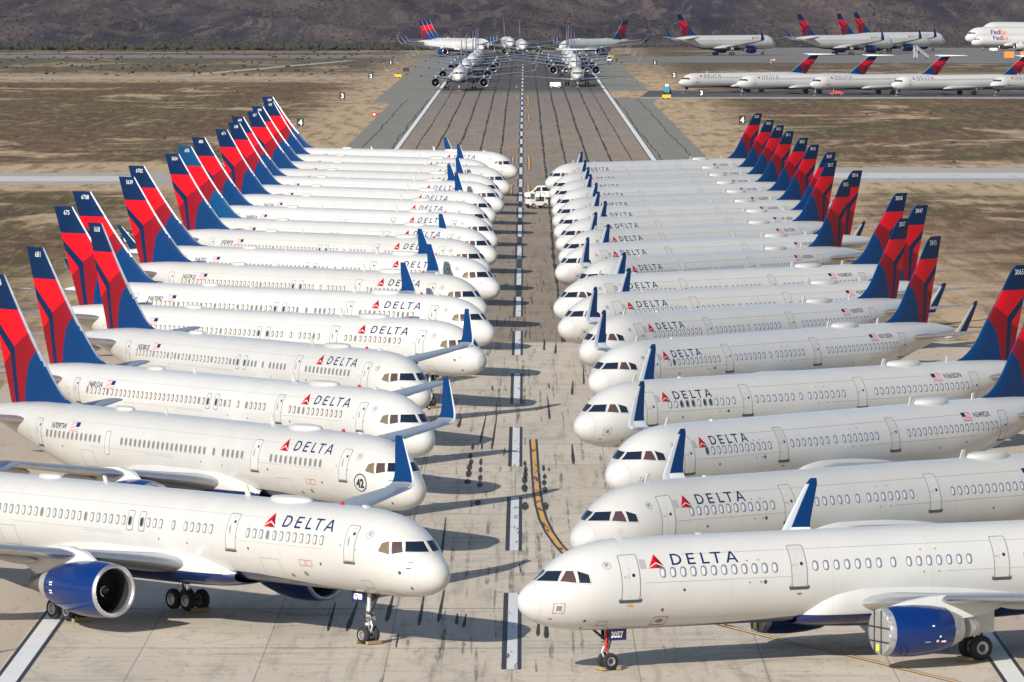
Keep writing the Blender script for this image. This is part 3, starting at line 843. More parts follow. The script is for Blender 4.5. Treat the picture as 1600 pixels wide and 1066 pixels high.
def slim_nose(b):
    """draw the nose stations back and narrow the tip"""
    f = lambda tab, w: [(.62+x*(4.5-.62)/4.5 if x < 4.5 else x, v*((.88+.12*min(1, max(0, x-1)/2.3)) if w else 1)) for x, v in tab]
    b.top, b.bot, b.mid, b.wid = f(b.top, 0), f(b.bot, 0), f(b.mid, 0), f(b.wid, 1)
slim_nose(B757); slim_nose(B321)

def fin_layout(le, te, zt, zb, k):
    """the red and blue scheme in (station, z), scaled from the 757's: k maps its (x, z) to this fin"""
    S = {'tTE': (46.9, 14.2), 'capTE': (45.9, 11.55), 'capLE': (41.6, 11.55), 'apex': (42.79, 9.39), 'LEred': (40.9, 10.5), 'armTop': (45.30, 11.0),
         'armBot': (45.2, 10.35), 'armIn': (43.32, 8.95), 'redTE': (44.5, 8.10), 'c0': (39.9, 9.75), 'c1': (41.05, 8.55), 'c2': (41.55, 7.1), 'c3': (41.83, 5.4),
         'sR': (42.28, 5.4), 'sL': (42.72, 5.4), 'bTE': (43.9, 5.4), 'armTop2': (45.9, 11.48), 'armBot2': (45.9, 10.98)}
    T = {n: k(*p) for n, p in S.items()}
    t = lambda *ns: [T[n] for n in ns]
    return [(t('tTE', 'capTE', 'capLE') + [k(41.6, 14.2)], 1),
            (t('armTop2', 'apex', 'armIn', 'armBot2'), 1), (t('apex', 'sR', 'sL', 'armIn'), 1),
            (t('capTE', 'armTop2', 'apex', 'LEred', 'capLE'), 2),
            (t('apex', 'LEred', 'c0', 'c1', 'c2', 'c3', 'sR'), 3),
            (t('armBot2', 'armIn', 'redTE') + [k(45.9, 7.2)], 2),
            (t('armIn', 'redTE') + [k(45.9, 7.2), k(45.9, 5.4)] + t('sL'), 3)]
ident = lambda x, z: (x, z)
S757 = dict(radome=1.52,
 marks=[('o', 8.80, 3.70, .44, .30, 2), ('o', 8.31, 3.70, .44, .30, 2), ('o', 11.25, 3.22, 1.42, 1.05, 0), ('d', 12.73, 4.11, .07, .07, 1), ('d', 7.42, 3.73, .07, .08, 1), ('d', 2.23, 3.64, .08, .09, 1), ('d', 9.92, 3.01, .14, .09, 4), ('d', 8.81, 3.16, .16, .12, 4),
        ('d', 1.86, 2.92, .06, .08, 1), ('d', 5.91, 4.72, .05, .05, 4), ('q', 1.80, 4.14, .22, .05, 1), ('q', 1.82, 3.86, .22, .05, 1), ('o', 31.8, 3.55, 1.35, 1.0, 0), ('q', 24.0, 4.2, 3.2, .02, 0), ('d', 19.6, 4.12, .05, .05, 1), ('d', 17.4, 4.05, .05, .05, 1),
        ('o', 4.5, 2.95, .7, .4, 0), ('q', 10.4, 4.45, 6.5, .015, 0), ('q', 27.0, 4.3, 9.0, .015, 0), ('q', 22.0, 5.6, 26.0, .015, 0), ('d', 34.6, 4.1, .06, .06, 1), ('o', 38.9, 4.6, .5, .5, 0)],
 fin_le=[(5.6, 35.4), (6.25, 36.2), (6.45, 36.75), (6.75, 37.4), (7.3, 38.1), (8.5, 39.4), (10.3, 41.2), (13.56, 44.1)], fin_te=[(5.6, 43.2), (13.56, 46.2)], fin_top=13.56, fin_base=5.65,
 fin_pts=None, fin_regions=fin_layout(0, 0, 0, 0, ident), rudder=((41.4, 5.7), (45.35, 13.56)), fin_tc=5.2, edge_z=6.5,
 eng=dict(x=17.0, y=6.5, z=2.06, r=1.25, len=4.55, prof=[(.12, 1.262, 'cowl_blue'), (.6, 1.325, 'cowl_blue'), (1.3, 1.36, 'cowl_blue'), (2.2, 1.33, 'cowl_blue'), (3.2, 1.20, 'cowl_blue'), (4.0, 1.02, 'cowl_blue'), (4.45, .90, 'silver_sleeve'), (4.5, .80, 'intake_dark')],
          pylon=[(18.2, 3.15, 3.3, .02), (19.2, 3.1, 3.75, .2), (20.4, 2.9, 3.95, .24), (21.6, 2.6, 3.9, .24), (23.0, 2.5, 3.75, .18), (24.6, 3.1, 3.65, .03)]),
 gear=dict(nx=6.1, nr=.40, nw=.3, nt=.26, ntop=2.55, mx=24.4, my=3.66, mr=.52, mw=.43, mt=.36, mtop=2.9, bogie=True),
 wing=dict(secs=[(.6, 16.6, 9.6, 2.85, .12, .35), (1.9, 17.35, 8.6, 3.0, .125, .3), (4.2, 18.55, 6.95, 3.28, .12, .22), (6.6, 19.75, 5.75, 3.57, .11, .15), (12, 22.45, 3.8, 4.2, .105, .08), (19.5, 26.25, 1.95, 5.02, .10, .03)],
           let=[(19.5, 5.02, 26.25, 1.95, .10), (19.85, 5.08, 26.44, 1.86, .10), (20.12, 5.24, 26.62, 1.74, .095), (20.30, 5.50, 26.85, 1.58, .09), (20.42, 5.8, 27.10, 1.40, .085), (20.80, 6.8, 28.00, .96, .08), (21.02, 7.42, 28.55, .64, .08), (21.06, 7.54, 28.75, .46, .08)],
           blue_from=2, let_base='wing_grey', le_n=1.6, tracks=[(6.9, 22.6, 26.4, 3.15), (10.6, 23.4, 27.0, 3.65), (14.6, 25.0, 28.0, 4.1)], tags=[(10.6, 26.2, 3.7), (4.4, 22.0, 2.6)]),
 stab=[(.4, 39.0, 4.6, 5.25, .10), (1.2, 39.5, 4.2, 5.3, .10), (7.6, 43.3, 1.7, 5.95, .09), (7.7, 43.55, 1.3, 5.96, .06)],
 fair=[(14.6, 1.2, 2.9, 2.25), (15.3, 1.75, 3.25, 2.1), (16.2, 1.96, 3.55, 2.0), (17.6, 2.06, 3.85, 1.95), (19.5, 2.1, 3.95, 1.92), (24, 2.1, 3.95, 1.92), (26.5, 2.05, 3.8, 1.95), (28.5, 1.9, 3.4, 2.1), (30.5, 1.5, 2.9, 2.3), (31.5, 1.0, 2.6, 2.34)], fair_blue=2.72,
 roof=[('dome', 10.3, 13.2, .62, .20), ('dome', 29.8, 31.5, .42, .17), ('blade', 14.85, 15.2, .04, .5), ('beacon', 8.0, 8.1, 0, 0), ('blade', 5.9, 6.3, .1, .1), ('blade', 26.0, 26.3, .03, .3)],
 panes=[('f', [(.10, 4.58), (1.06, 4.60), (.86, 5.05), (.09, 5.05)], 'glass_blue'),
        ('s', [(2.23, 4.58), (2.70, 4.48), (2.87, 5.03), (2.48, 5.04)], 'glass_brown'), ('s', [(2.79, 4.45), (3.40, 4.58), (3.31, 4.96), (3.00, 5.05)], 'glass_tan')], pane_frame='frame_soft',
 title=dict(x0=6.67, x1=10.43, z=5.27, h=.62, wx=6.2, wx2=11.33, zw=5.21, wid=.88, wh=.78, badge=(4.15, 5.30, .22)))
def kx(x, z):
    """same place on the other type's fin: share of the chord and of the height"""
    v = (z-5.65)/(13.56-5.65)
    u = ((43.2+3.0*v)-x)/(6.15-4.05*v)
    return ((41.12+1.8*v)-u*(4.82-3.3*v), 5.62+v*(12.0-5.62))
S321 = dict(radome=1.26,
 marks=[('o', 2.0, 2.98, .50, .48, 2), ('q', 2.0, 2.99, .22, .22, 4), ('d', 7.96, 3.63, .07, .07, 1), ('d', 6.99, 2.75, .07, .08, 1), ('d', 3.28, 2.37, .06, .07, 1), ('o', 7.08, 2.2, .75, .44, 2), ('d', 7.08, 2.2, .2, .1, 4), ('q', 3.35, 2.0, .10, .05, 1),
        ('q', 11.24, 4.80, .09, .06, 2), ('q', 11.83, 4.81, .09, .06, 2), ('q', 11.28, 3.83, .09, .07, 2), ('q', 11.87, 3.83, .09, .07, 2), ('d', 12.09, 3.82, .09, .10, 1), ('q', 5.3, 3.02, .26, .09, 3), ('q', 5.95, 4.85, .3, .4, 0), ('q', 5.95, 4.85, .22, .3, 0),
        ('q', 20.3, 4.95, .09, .06, 2), ('q', 21.1, 4.96, .09, .06, 2), ('q', 20.35, 3.95, .09, .07, 2), ('q', 21.15, 3.95, .09, .07, 2), ('d', 13.9, 3.2, .14, .05, 4), ('q', 9.9, 4.02, 8.0, .014, 0), ('q', 27.0, 3.95, 11.0, .014, 0), ('q', 20.0, 5.2, 24.0, .014, 0), ('d', 28.9, 3.4, .06, .06, 1), ('d', 31.5, 3.6, .06, .06, 1), ('q', 1.75, 2.50, .16, .04, 1), ('o', 4.2, 2.2, .5, .26, 0)],
 fin_le=[(5.5, 34.6), (5.86, 35.4), (6.0, 36.0), (6.4, 36.75), (7.0, 37.45), (8.44, 38.55), (10.26, 40.0), (11.8, 41.2), (12.0, 41.55)], fin_te=[(5.5, 41.1), (12.0, 42.92)], fin_top=12.0, fin_base=5.6,
 fin_pts=None, fin_regions=fin_layout(0, 0, 0, 0, kx), rudder=((39.5, 5.65), (42.4, 12.0)), fin_tc=4.6, edge_w=.07, fin_edge='fin_blue', num_x=.45,
 eng=dict(x=15.85, y=5.75, z=1.72, r=1.03, len=3.5, cover=True, prof=[(.3, 1.10, 'cowl_blue'), (.7, 1.15, 'cowl_blue'), (1.6, 1.18, 'cowl_blue'), (2.5, 1.12, 'cowl_blue'), (3.3, 1.0, 'cowl_blue'), (3.45, .9, 'intake_dark'), (3.4, .6, 'intake_dark')],
          pylon=[(16.5, 2.82, 2.88, .02), (17.3, 2.7, 3.05, .18), (18.4, 2.5, 3.2, .22), (19.6, 2.1, 3.25, .22), (21.2, 2.3, 3.1, .15), (22.6, 2.7, 3.0, .03)]),
 gear=dict(nx=5.1, nr=.38, nw=.25, nt=.22, ntop=1.95, mx=22.0, my=3.8, mr=.585, mw=.46, mt=.42, mtop=2.4, bogie=False, red=True),
 wing=dict(secs=[(.6, 16.0, 8.6, 2.45, .14, .3), (2.0, 16.9, 7.2, 2.62, .145, .25), (4.2, 18.0, 5.9, 2.85, .13, .18), (6.4, 19.15, 4.75, 3.1, .12, .12), (11, 20.75, 3.35, 3.48, .115, .06), (16.8, 23.25, 1.85, 3.95, .11, .02)],
           let=[(16.8, 3.95, 23.25, 1.85, .11), (17.12, 4.0, 23.38, 1.78, .11), (17.34, 4.14, 23.52, 1.68, .10), (17.46, 4.34, 23.68, 1.52, .095), (17.54, 4.62, 23.90, 1.36, .09), (17.78, 5.6, 24.62, .98, .085), (17.95, 6.40, 25.22, .64, .08), (18.0, 6.68, 25.50, .36, .07)],
           blue_from=3, let_base='vehicle_white', le_n=4.0, tracks=[(6.6, 21.5, 24.8, 2.75), (10.0, 22.6, 25.5, 3.1), (13.6, 24.0, 26.4, 3.4)]),
 stab=[(.4, 36.6, 4.3, 4.75, .10), (1.1, 37.1, 3.9, 4.8, .10), (6.1, 40.2, 1.6, 5.35, .09), (6.25, 40.5, 1.1, 5.36, .06)],
 fair=[(14.3, .9, 2.2, 1.72), (14.75, 1.5, 2.75, 1.62), (15.4, 1.88, 3.3, 1.55), (16.3, 2.08, 3.62, 1.5), (17.6, 2.16, 3.76, 1.46), (20, 2.16, 3.7, 1.45), (23, 2.12, 3.4, 1.48), (25.5, 1.95, 2.95, 1.55), (27.5, 1.5, 2.4, 1.66), (28.5, .9, 2.1, 1.74)], fair_blue=2.16,
 roof=[('dome', 28.9, 32.0, .75, .24), ('blade', 28.35, 28.65, .03, .42), ('blade', 5.45, 5.75, .03, .38), ('blade', 34.6, 34.8, .03, .35), ('blade', 9.6, 9.7, .1, .06)],
 panes=[('f', [(.10, 4.16), (1.05, 4.18), (.87, 4.62), (.07, 4.56)], 'glass_blue'),
        ('s', [(2.12, 4.18), (2.75, 4.12), (2.72, 4.63), (2.47, 4.62)], 'glass_brown'), ('s', [(2.85, 4.12), (3.33, 4.10), (3.30, 4.47), (2.87, 4.63)], 'glass_dark')], pane_frame='radome_white',
 title=dict(x0=7.42, x1=10.81, z=4.75, h=.56, wx=6.62, wx2=11.6, zw=4.65, wid=.82, wh=.68, badge=(4.2, 4.85, .2)))

def build_airliner(spec, body, name='airliner'):
    root = empty(name, '', 'airliner')
    fus = body.mesh('fuselage', root, radome=spec.get('radome'))
    tail_fin(spec, root); fairing(spec, root)
    for s in (1, -1):
        wings(spec, s, root); engine(spec, s, root); stabil(spec, s, root)
    gears(spec, root)
    roof_kit(spec, body, fus); cockpit(spec, body, fus)
    if spec.get('title'): titles(spec, body, fus)
    if spec.get('marks'): marks(spec, body, fus)
    return root
# ------------------------------------------------------------------ the setting: ground, runway, taxiways, markings, hills
def node_mat(name):
    m = bpy.data.materials.new(name); m.use_nodes = True
    M[name] = m
    return m, m.node_tree.nodes, m.node_tree.links, m.node_tree.nodes['Principled BSDF']
class NT:
    """small helper to write node maths"""
    def __init__(s, m): s.n = m.node_tree.nodes; s.l = m.node_tree.links
    def val(s, sock, v):
        if hasattr(v, 'is_output') or hasattr(v, 'links'): s.l.new(v, sock)
        else: sock.default_value = v
    def m(s, op, a, b=0.0, c=None, clamp=False):
        k = s.n.new('ShaderNodeMath'); k.operation = op; k.use_clamp = clamp
        s.val(k.inputs[0], a); s.val(k.inputs[1], b)
        if c is not None: s.val(k.inputs[2], c)
        return k.outputs[0]
    def noise(s, vec, scale, detail=4, rough=0.55, dist=0.0):
        k = s.n.new('ShaderNodeTexNoise'); s.l.new(vec, k.inputs['Vector']); k.inputs['Scale'].default_value = scale
        k.inputs['Detail'].default_value = detail; k.inputs['Roughness'].default_value = rough; k.inputs['Distortion'].default_value = dist
        return k.outputs['Fac']
    def scale(s, vec, xyz):
        k = s.n.new('ShaderNodeMapping'); k.inputs['Scale'].default_value = xyz; s.l.new(vec, k.inputs['Vector']); return k.outputs[0]
    def step(s, v, a, b):
        k = s.n.new('ShaderNodeMapRange'); k.interpolation_type = 'SMOOTHSTEP'
        s.val(k.inputs['Value'], v); k.inputs['From Min'].default_value = a; k.inputs['From Max'].default_value = b
        return k.outputs['Result']
    def mix(s, f, a, b):
        k = s.n.new('ShaderNodeMix'); k.data_type = 'RGBA'
        s.val(k.inputs['Factor'], f)
        for nm, v in (('A', a), ('B', b)):
            if isinstance(v, tuple): k.inputs[nm].default_value = (*v, 1)
            else: s.l.new(v, k.inputs[nm])
        return k.outputs['Result']
    def mul(s, a, f):
        k = s.n.new('ShaderNodeMix'); k.data_type = 'RGBA'; k.blend_type = 'MULTIPLY'; k.inputs['Factor'].default_value = 1
        s.l.new(a, k.inputs['A']); cb = s.n.new('ShaderNodeCombineColor')
        for i in range(3): s.val(cb.inputs[i], f)
        s.l.new(cb.outputs[0], k.inputs['B'])
        return k.outputs['Result']
    def pos(s):
        g = s.n.new('ShaderNodeNewGeometry'); x = s.n.new('ShaderNodeSeparateXYZ'); s.l.new(g.outputs['Position'], x.inputs[0])
        return g.outputs['Position'], x.outputs['X'], x.outputs['Y']

# desert floor -----------------------------------------------------
m, n, l, p = node_mat('desert'); t = NT(m); P, X, Y = t.pos()
p.inputs['Roughness'].default_value = 0.95; p.inputs['Specular IOR Level'].default_value = 0.1
big = t.noise(t.scale(P, (1, .55, 1)), .011, 5, .6, .4)
mid = t.noise(t.scale(P, (1, .30, 1)), .07, 7, .68, .7)
fine = t.noise(t.scale(P, (1, .085, 1)), .50, 6, .72)
spk = t.noise(t.scale(P, (1, .05, 1)), 1.35, 4, .72)
col = t.mix(t.step(big, .40, .58), (.165, .092, .052), (.118, .096, .040))
col = t.mix(t.m('MULTIPLY', t.step(mid, .44, .56), .7), col, (.095, .060, .038))
col = t.mix(t.m('MULTIPLY', t.step(fine, .50, .60), .68), col, (.27, .19, .11))
col = t.mix(t.m('MULTIPLY', t.step(spk, .53, .62), .68), col, (.058, .052, .026))
sn = t.noise(t.scale(P, (1, .33, 1)), .030, 7, .68, .8)
sand = t.m('MULTIPLY', t.step(sn, .53, .62), .9)
# bare sand beside the runway and beside the crossing taxiway
ax = t.m('ABSOLUTE', X)
jit = t.m('MULTIPLY', t.m('SUBTRACT', t.noise(P, .05, 6, .7), .5), 34.0)
edge = t.m('SUBTRACT', 1.0, t.step(t.m('ADD', ax, jit), 40.0, 56.0))
ty = t.m('ABSOLUTE', t.m('SUBTRACT', Y, 1012.0))
jit2 = t.m('MULTIPLY', t.m('SUBTRACT', t.noise(P, .02, 6, .7), .5), 150.0)
tx = t.m('SUBTRACT', 1.0, t.step(t.m('ADD', ty, jit2), 62.0, 96.0))
ty2 = t.m('ABSOLUTE', t.m('SUBTRACT', Y, 1990.0))
tx2 = t.m('MULTIPLY', t.m('SUBTRACT', 1.0, t.step(t.m('ADD', ty2, jit2), 40.0, 130.0)), .8)
near = t.m('MULTIPLY', t.m('SUBTRACT', 1.0, t.step(Y, 560.0, 900.0)), t.step(t.noise(P, .035, 7, .7, .5), .40, .56))
near = t.m('MULTIPLY', near, t.step(X, 0.0, 30.0))
sand = t.m('MAXIMUM', sand, t.m('MAXIMUM', edge, t.m('MAXIMUM', tx, t.m('MAXIMUM', tx2, near))))
brk = t.step(t.noise(t.scale(P, (1, .09, 1)), .36, 7, .72), .36, .54)
sand = t.m('MULTIPLY', sand, t.m('ADD', .30, t.m('MULTIPLY', brk, .70)))
sc = t.mix(fine, (.385, .265, .155), (.58, .43, .275))
col = t.mix(sand, col, sc)
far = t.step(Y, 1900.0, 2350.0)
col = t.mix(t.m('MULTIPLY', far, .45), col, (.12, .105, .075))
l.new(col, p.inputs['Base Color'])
# runway concrete ----------------------------------------------------
m, n, l, p = node_mat('runway_concrete'); t = NT(m); P, X, Y = t.pos()
p.inputs['Roughness'].default_value = 0.8; p.inputs['Specular IOR Level'].default_value = 0.25
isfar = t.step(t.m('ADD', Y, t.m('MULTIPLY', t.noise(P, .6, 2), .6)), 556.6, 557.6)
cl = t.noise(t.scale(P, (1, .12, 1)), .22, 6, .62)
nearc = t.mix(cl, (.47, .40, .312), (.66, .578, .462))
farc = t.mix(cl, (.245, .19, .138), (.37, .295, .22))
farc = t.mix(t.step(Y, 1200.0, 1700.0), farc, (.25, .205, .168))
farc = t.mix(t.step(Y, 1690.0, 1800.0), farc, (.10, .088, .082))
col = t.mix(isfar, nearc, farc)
# slab to slab tone
fx = t.m('FLOOR', t.m('DIVIDE', X, 5.72)); fy = t.m('FLOOR', t.m('DIVIDE', Y, 19.0))
wn = n.new('ShaderNodeTexWhiteNoise'); wn.noise_dimensions = '2D'
cb = n.new('ShaderNodeCombineXYZ'); l.new(fx, cb.inputs[0]); l.new(fy, cb.inputs[1]); l.new(cb.outputs[0], wn.inputs['Vector'])
col = t.mul(col, t.m('ADD', .95, t.m('MULTIPLY', wn.outputs['Value'], .08)))
# long smears in the direction of travel, cross scuffs, rubber down the middle
st = t.noise(t.scale(P, (1, .035, 1)), 1.5, 5, .62)
mid = t.m('SUBTRACT', 1.0, t.step(t.m('ABSOLUTE', X), 7.0, 19.0))
col = t.mul(col, t.m('SUBTRACT', 1.0, t.m('MULTIPLY', t.m('MULTIPLY', t.step(st, .50, .72), mid), .30)))
cs = t.noise(t.scale(P, (.10, .55, 1)), 1.3, 5, .65, .3)
col = t.mul(col, t.m('SUBTRACT', 1.0, t.m('MULTIPLY', t.step(cs, .52, .68), .20)))
curv = t.noise(t.scale(P, (.25, .09, 1)), .8, 7, .7, 2.5)
col = t.mul(col, t.m('SUBTRACT', 1.0, t.m('MULTIPLY', t.step(curv, .54, .60), t.m('SUBTRACT', .16, t.m('MULTIPLY', t.step(curv, .60, .66), .16)))))
spk = t.noise(t.scale(P, (1, .25, 1)), 2.6, 4, .7)
col = t.mul(col, t.m('SUBTRACT', 1.0, t.m('MULTIPLY', t.step(spk, .58, .70), .35)))
# joints: lengthways thin; crosswise closer and darker on the far stretch
jx = t.m('LESS_THAN', t.m('PINGPONG', X, 2.86), .035)
wob = t.m('MULTIPLY', t.noise(P, .4, 3), .8)
jy = t.m('LESS_THAN', t.m('PINGPONG', t.m('ADD', Y, wob), 9.5), .16)
jf = t.m('MULTIPLY', t.m('LESS_THAN', t.m('PINGPONG', t.m('ADD', Y, wob), 2.3), .19), isfar)
brk = t.step(t.noise(t.scale(P, (.5, .1, 1)), .9, 4), .38, .55)
jf = t.m('MULTIPLY', jf, t.m('MULTIPLY', brk, .55))
j = t.m('MAXIMUM', t.m('MULTIPLY', jx, .42), t.m('MAXIMUM', t.m('MULTIPLY', jy, .45), jf))
col = t.mix(j, col, (.07, .062, .055))
l.new(col, p.inputs['Base Color'])
b = n.new('ShaderNodeBump'); b.inputs['Strength'].default_value = .15; b.inputs['Distance'].default_value = .02
l.new(spk, b.inputs['Height']); l.new(b.outputs['Normal'], p.inputs['Normal'])
def paving(name, a, b_, sc=.2, yscale=.15, dark=.25):
    m, n, l, p = node_mat(name); t = NT(m); P, X, Y = t.pos()
    p.inputs['Roughness'].default_value = 0.9; p.inputs['Specular IOR Level'].default_value = 0.2
    c = t.mix(t.noise(t.scale(P, (1, yscale, 1)), sc, 6, .65), a, b_)
    k = t.noise(t.scale(P, (1, yscale, 1)), sc*7, 4, .7)
    c = t.mul(c, t.m('SUBTRACT', 1.0, t.m('MULTIPLY', t.step(k, .55, .7), dark)))
    l.new(c, p.inputs['Base Color'])
paving('shoulder_asphalt', (.20, .19, .16), (.26, .245, .205))
paving('near_shoulder', (.42, .34, .255), (.55, .46, .355))
paving('taxiway_grey', (.33, .31, .28), (.43, .40, .36), .05, .3)
paving('taxiway_pale', (.50, .48, .45), (.60, .58, .54), .05, .3)
paving('apron_dark', (.075, .072, .075), (.115, .11, .11), .05, .3)
paving('apron_grey', (.16, .15, .145), (.23, .215, .205), .03, .3)
paving('road_pale', (.34, .30, .25), (.46, .41, .34), .05, .3)
paving('crack_tar', (.03, .027, .025), (.075, .066, .06), .6, .2)
def worn(name, a, edge_c, keep=.62, sc=2.2):
    """paint rubbed through to the concrete in streaks"""
    m, n, l, p = node_mat(name); t = NT(m); P, X, Y = t.pos(); p.inputs['Roughness'].default_value = .7
    w = t.step(t.noise(t.scale(P, (1, .12, 1)), sc, 6, .7, .3), keep-.03, keep+.03)
    c = t.mix(w, a, edge_c)
    c = t.mul(c, t.m('ADD', .86, t.m('MULTIPLY', t.noise(t.scale(P, (1, .2, 1)), .9, 4), .2)))
    l.new(c, p.inputs['Base Color'])
worn('paint_white', (.70, .69, .67), (.13, .125, .12), .60)
worn('paint_white_edge', (.76, .75, .71), (.45, .40, .34), .66, 1.2)
worn('paint_black', (.028, .030, .040), (.16, .15, .14), .66)
worn('paint_yellow', (.70, .37, .09), (.09, .06, .045), .56, 2.0)
worn('paint_yellow_pale', (.78, .50, .22), (.66, .42, .2), .64, 1.6)
m, n, l, p = node_mat('rubber'); t = NT(m); P, X, Y = t.pos(); p.inputs['Base Color'].default_value = (.022, .021, .022, 1); p.inputs['Roughness'].default_value = .8
a = t.step(t.noise(t.scale(P, (1, .3, 1)), 3.2, 5, .7), .30, .55); l.new(t.m('ADD', .45, t.m('MULTIPLY', a, .5)), p.inputs['Alpha'])
m, n, l, p = node_mat('rubber_faint'); t = NT(m); P, X, Y = t.pos(); p.inputs['Base Color'].default_value = (.035, .033, .034, 1); p.inputs['Roughness'].default_value = .8
a = t.step(t.noise(t.scale(P, (1, .07, 1)), 3.0, 6, .7), .36, .66); l.new(t.m('MULTIPLY', a, .40), p.inputs['Alpha'])

def sheet(name, x0, x1, y0, y1, z, m, kind='structure'):
    o = to_obj(name, [(x0, y0, z), (x1, y0, z), (x1, y1, z), (x0, y1, z)], [(0, 1, 2, 3)], [m], None, None, False)
    return struct(o, kind)
def slab(name, polys, z, m):
    V = []; F = []
    for pts in polys:
        b = len(V); V += [(x, y, z) for x, y in pts]; F.append(tuple(range(b, b+len(pts))))
    return struct(to_obj(name, V, F, [m], None, None, False))
sheet('ground', -9000, 9000, -1500, 14000, -.060, 'desert')
slab('shoulder', [[(22.9, 560), (31.8, 560), (31.8, 1600), (23.2, 1600)], [(-31.8, 560), (-22.9, 560), (-23.2, 1600), (-31.8, 1600)],
                  [(-36.5, 1600), (-22.6, 1600), (-22.6, 2650), (-36.5, 2650)], [(22.6, 1600), (33, 1600), (33, 1665), (22.6, 1665)], [(22.6, 1760), (34, 1760), (34, 2650), (22.6, 2650)]], -.052, 'shoulder_asphalt')
slab('near_shoulder', [[(22.9, -200), (39, -200), (39, 559), (22.9, 559)], [(-39, -200), (-22.9, -200), (-22.9, 559), (-39, 559)]], -.052, 'near_shoulder')
slab('taxiway', [[(-700, 972), (-33, 978), (-33, 1034), (-700, 1040)], [(33, 986), (700, 984), (700, 1062), (33, 1060)]], -.048, 'taxiway_grey')
slab('taxiway_centre', [[(33, 1007), (700, 1004), (700, 1036), (33, 1034)], [(-700, 990), (-60, 992), (-60, 1016), (-700, 1018)]], -.044, 'taxiway_pale')
slab('road', [[(-700, 1978), (-36, 1972), (-36, 1992), (-700, 2010)], [(-520, 2560), (-210, 2590), (-60, 2640), (-60, 2652), (-210, 2606), (-520, 2580)], [(-110, 2010), (-104, 2010), (-60, 2380), (-64, 2380)]], -.048, 'road_pale')
slab('apron', [[(30, 1672), (700, 1660), (700, 1762), (34, 1765)]], -.048, 'apron_dark')
slab('apron_edge', [[(30, 1652), (700, 1640), (700, 1660), (30, 1672)]], -.048, 'taxiway_grey')
slab('far_apron', [[(30, 2330), (260, 2290), (700, 2250), (700, 3000), (125, 2900), (60, 2500), (30, 2480)]], -.048, 'apron_grey')
slab('far_taxiway', [[(-260, 2450), (30, 2450), (30, 2520), (-260, 2560)]], -.048, 'apron_grey')
sheet('runway', -23.1, 23.1, -200, 2640, -.040, 'runway_concrete')
# longitudinal crack sealing, wandering a little
rnd = random.Random(5)
V = []; F = []
for k in (-6, -5, -4, -3, -2, -1, 1, 2, 3, 4, 5, 6):
    y = 557.5; x = k*3.74+rnd.uniform(-.2, .2); dx = 0
    w = .08 if abs(k) > 4 else .12
    pts = []
    while y < 2500:
        dx += rnd.uniform(-.045, .045); dx *= .94
        ww = w*rnd.uniform(.45, 1.8)*(1.0+.25*(y-557)/700)
        pts.append((x+dx, y, ww)); y += rnd.uniform(3, 7)
    for a, b_ in zip(pts, pts[1:]):
        q = len(V); V += [(a[0]-a[2], a[1], -.034), (a[0]+a[2], a[1], -.034), (b_[0]+b_[2], b_[1], -.034), (b_[0]-b_[2], b_[1], -.034)]; F.append((q, q+1, q+2, q+3))
for sx in (-28.6, 28.9, -23.4, 23.4):
    y = 560; x = sx; pts = []
    while y < 1650:
        x += rnd.uniform(-.12, .12)-(x-sx)*.06; pts.append((x, y, .10*rnd.uniform(.4, 1.6))); y += 4
    for a, b_ in zip(pts, pts[1:]):
        q = len(V); V += [(a[0]-a[2], a[1], -.034), (a[0]+a[2], a[1], -.034), (b_[0]+b_[2], b_[1], -.034), (b_[0]-b_[2], b_[1], -.034)]; F.append((q, q+1, q+2, q+3))
struct(to_obj('crack_sealing', V, F, ['crack_tar'], None, None, False))
# tyre marks -----------------------------------------------------------
V = []; F = []; I = []
def streak(x, y, L, w, m, lean=0.0, kind=0):
    """0: heavy touch-down mark fading out ahead; 1: long even smear; 2: single diamond of a bouncing tyre"""
    q = len(V); n = 9
    for i in range(n+1):
        u = i/n
        if kind == 0: ww = w*min(1, u*5+.3)*(1-u*.75)*rnd.uniform(.85, 1.08)
        elif kind == 1: ww = w*min(1, u*8+.3)*min(1, (1-u)*4+.25)*rnd.uniform(.8, 1.1)
        else: ww = w*(math.sin(math.pi*min(1, u*.94+.05))**.8)*rnd.uniform(.85, 1.1)
        V.append((x+lean*u*L-ww/2, y+u*L, -.030)); V.append((x+lean*u*L+ww/2, y+u*L, -.030))
    for i in range(n): F.append((q+2*i, q+2*i+1, q+2*i+3, q+2*i+2)); I.append(m)
for (x, y, yy) in ((-8.8, 311.4, 326), (-7.9, 311.4, 326), (-6.1, 316, 333), (-4.5, 314, 331), (-3.6, 315.5, 332), (-2.7, 314.5, 320), (-2.35, 313, 320), (1.2, 309, 318), (1.6, 308, 317), (3.7, 418, 436), (4.1, 487, 505), (2.35, 460, 486), (-2.4, 437, 466), (-1.6, 431, 468), (-5.2, 345, 370), (-3.9, 352, 377), (-4.6, 352, 362), (3.1, 540, 556), (2.2, 545, 560), (5.1, 500, 522), (-6.3, 470, 488), (-4.0, 452, 463), (-5.0, 468, 474), (-4.7, 468, 474)):
    streak(x, y, yy-y, rnd.uniform(.18, .32), 0, rnd.uniform(-.004, .012))
for col_ in ([(-2.9, y) for y in (432, 424, 419, 414, 408.5, 403)], [(-2.2, y) for y in (418.4, 412.4, 405.6, 400.5, 387)], [(.6, y) for y in (417.8, 412.4, 407.7, 403.5, 397, 383.5)], [(1.8, y) for y in (413.5, 407.1, 402, 396.5, 383.5)]):
    for k, (x, y) in enumerate(col_): streak(x+rnd.uniform(-.05, .05), y-1.5, rnd.uniform(4.2, 6.5), .22+.045*k, 0, 0, 2)
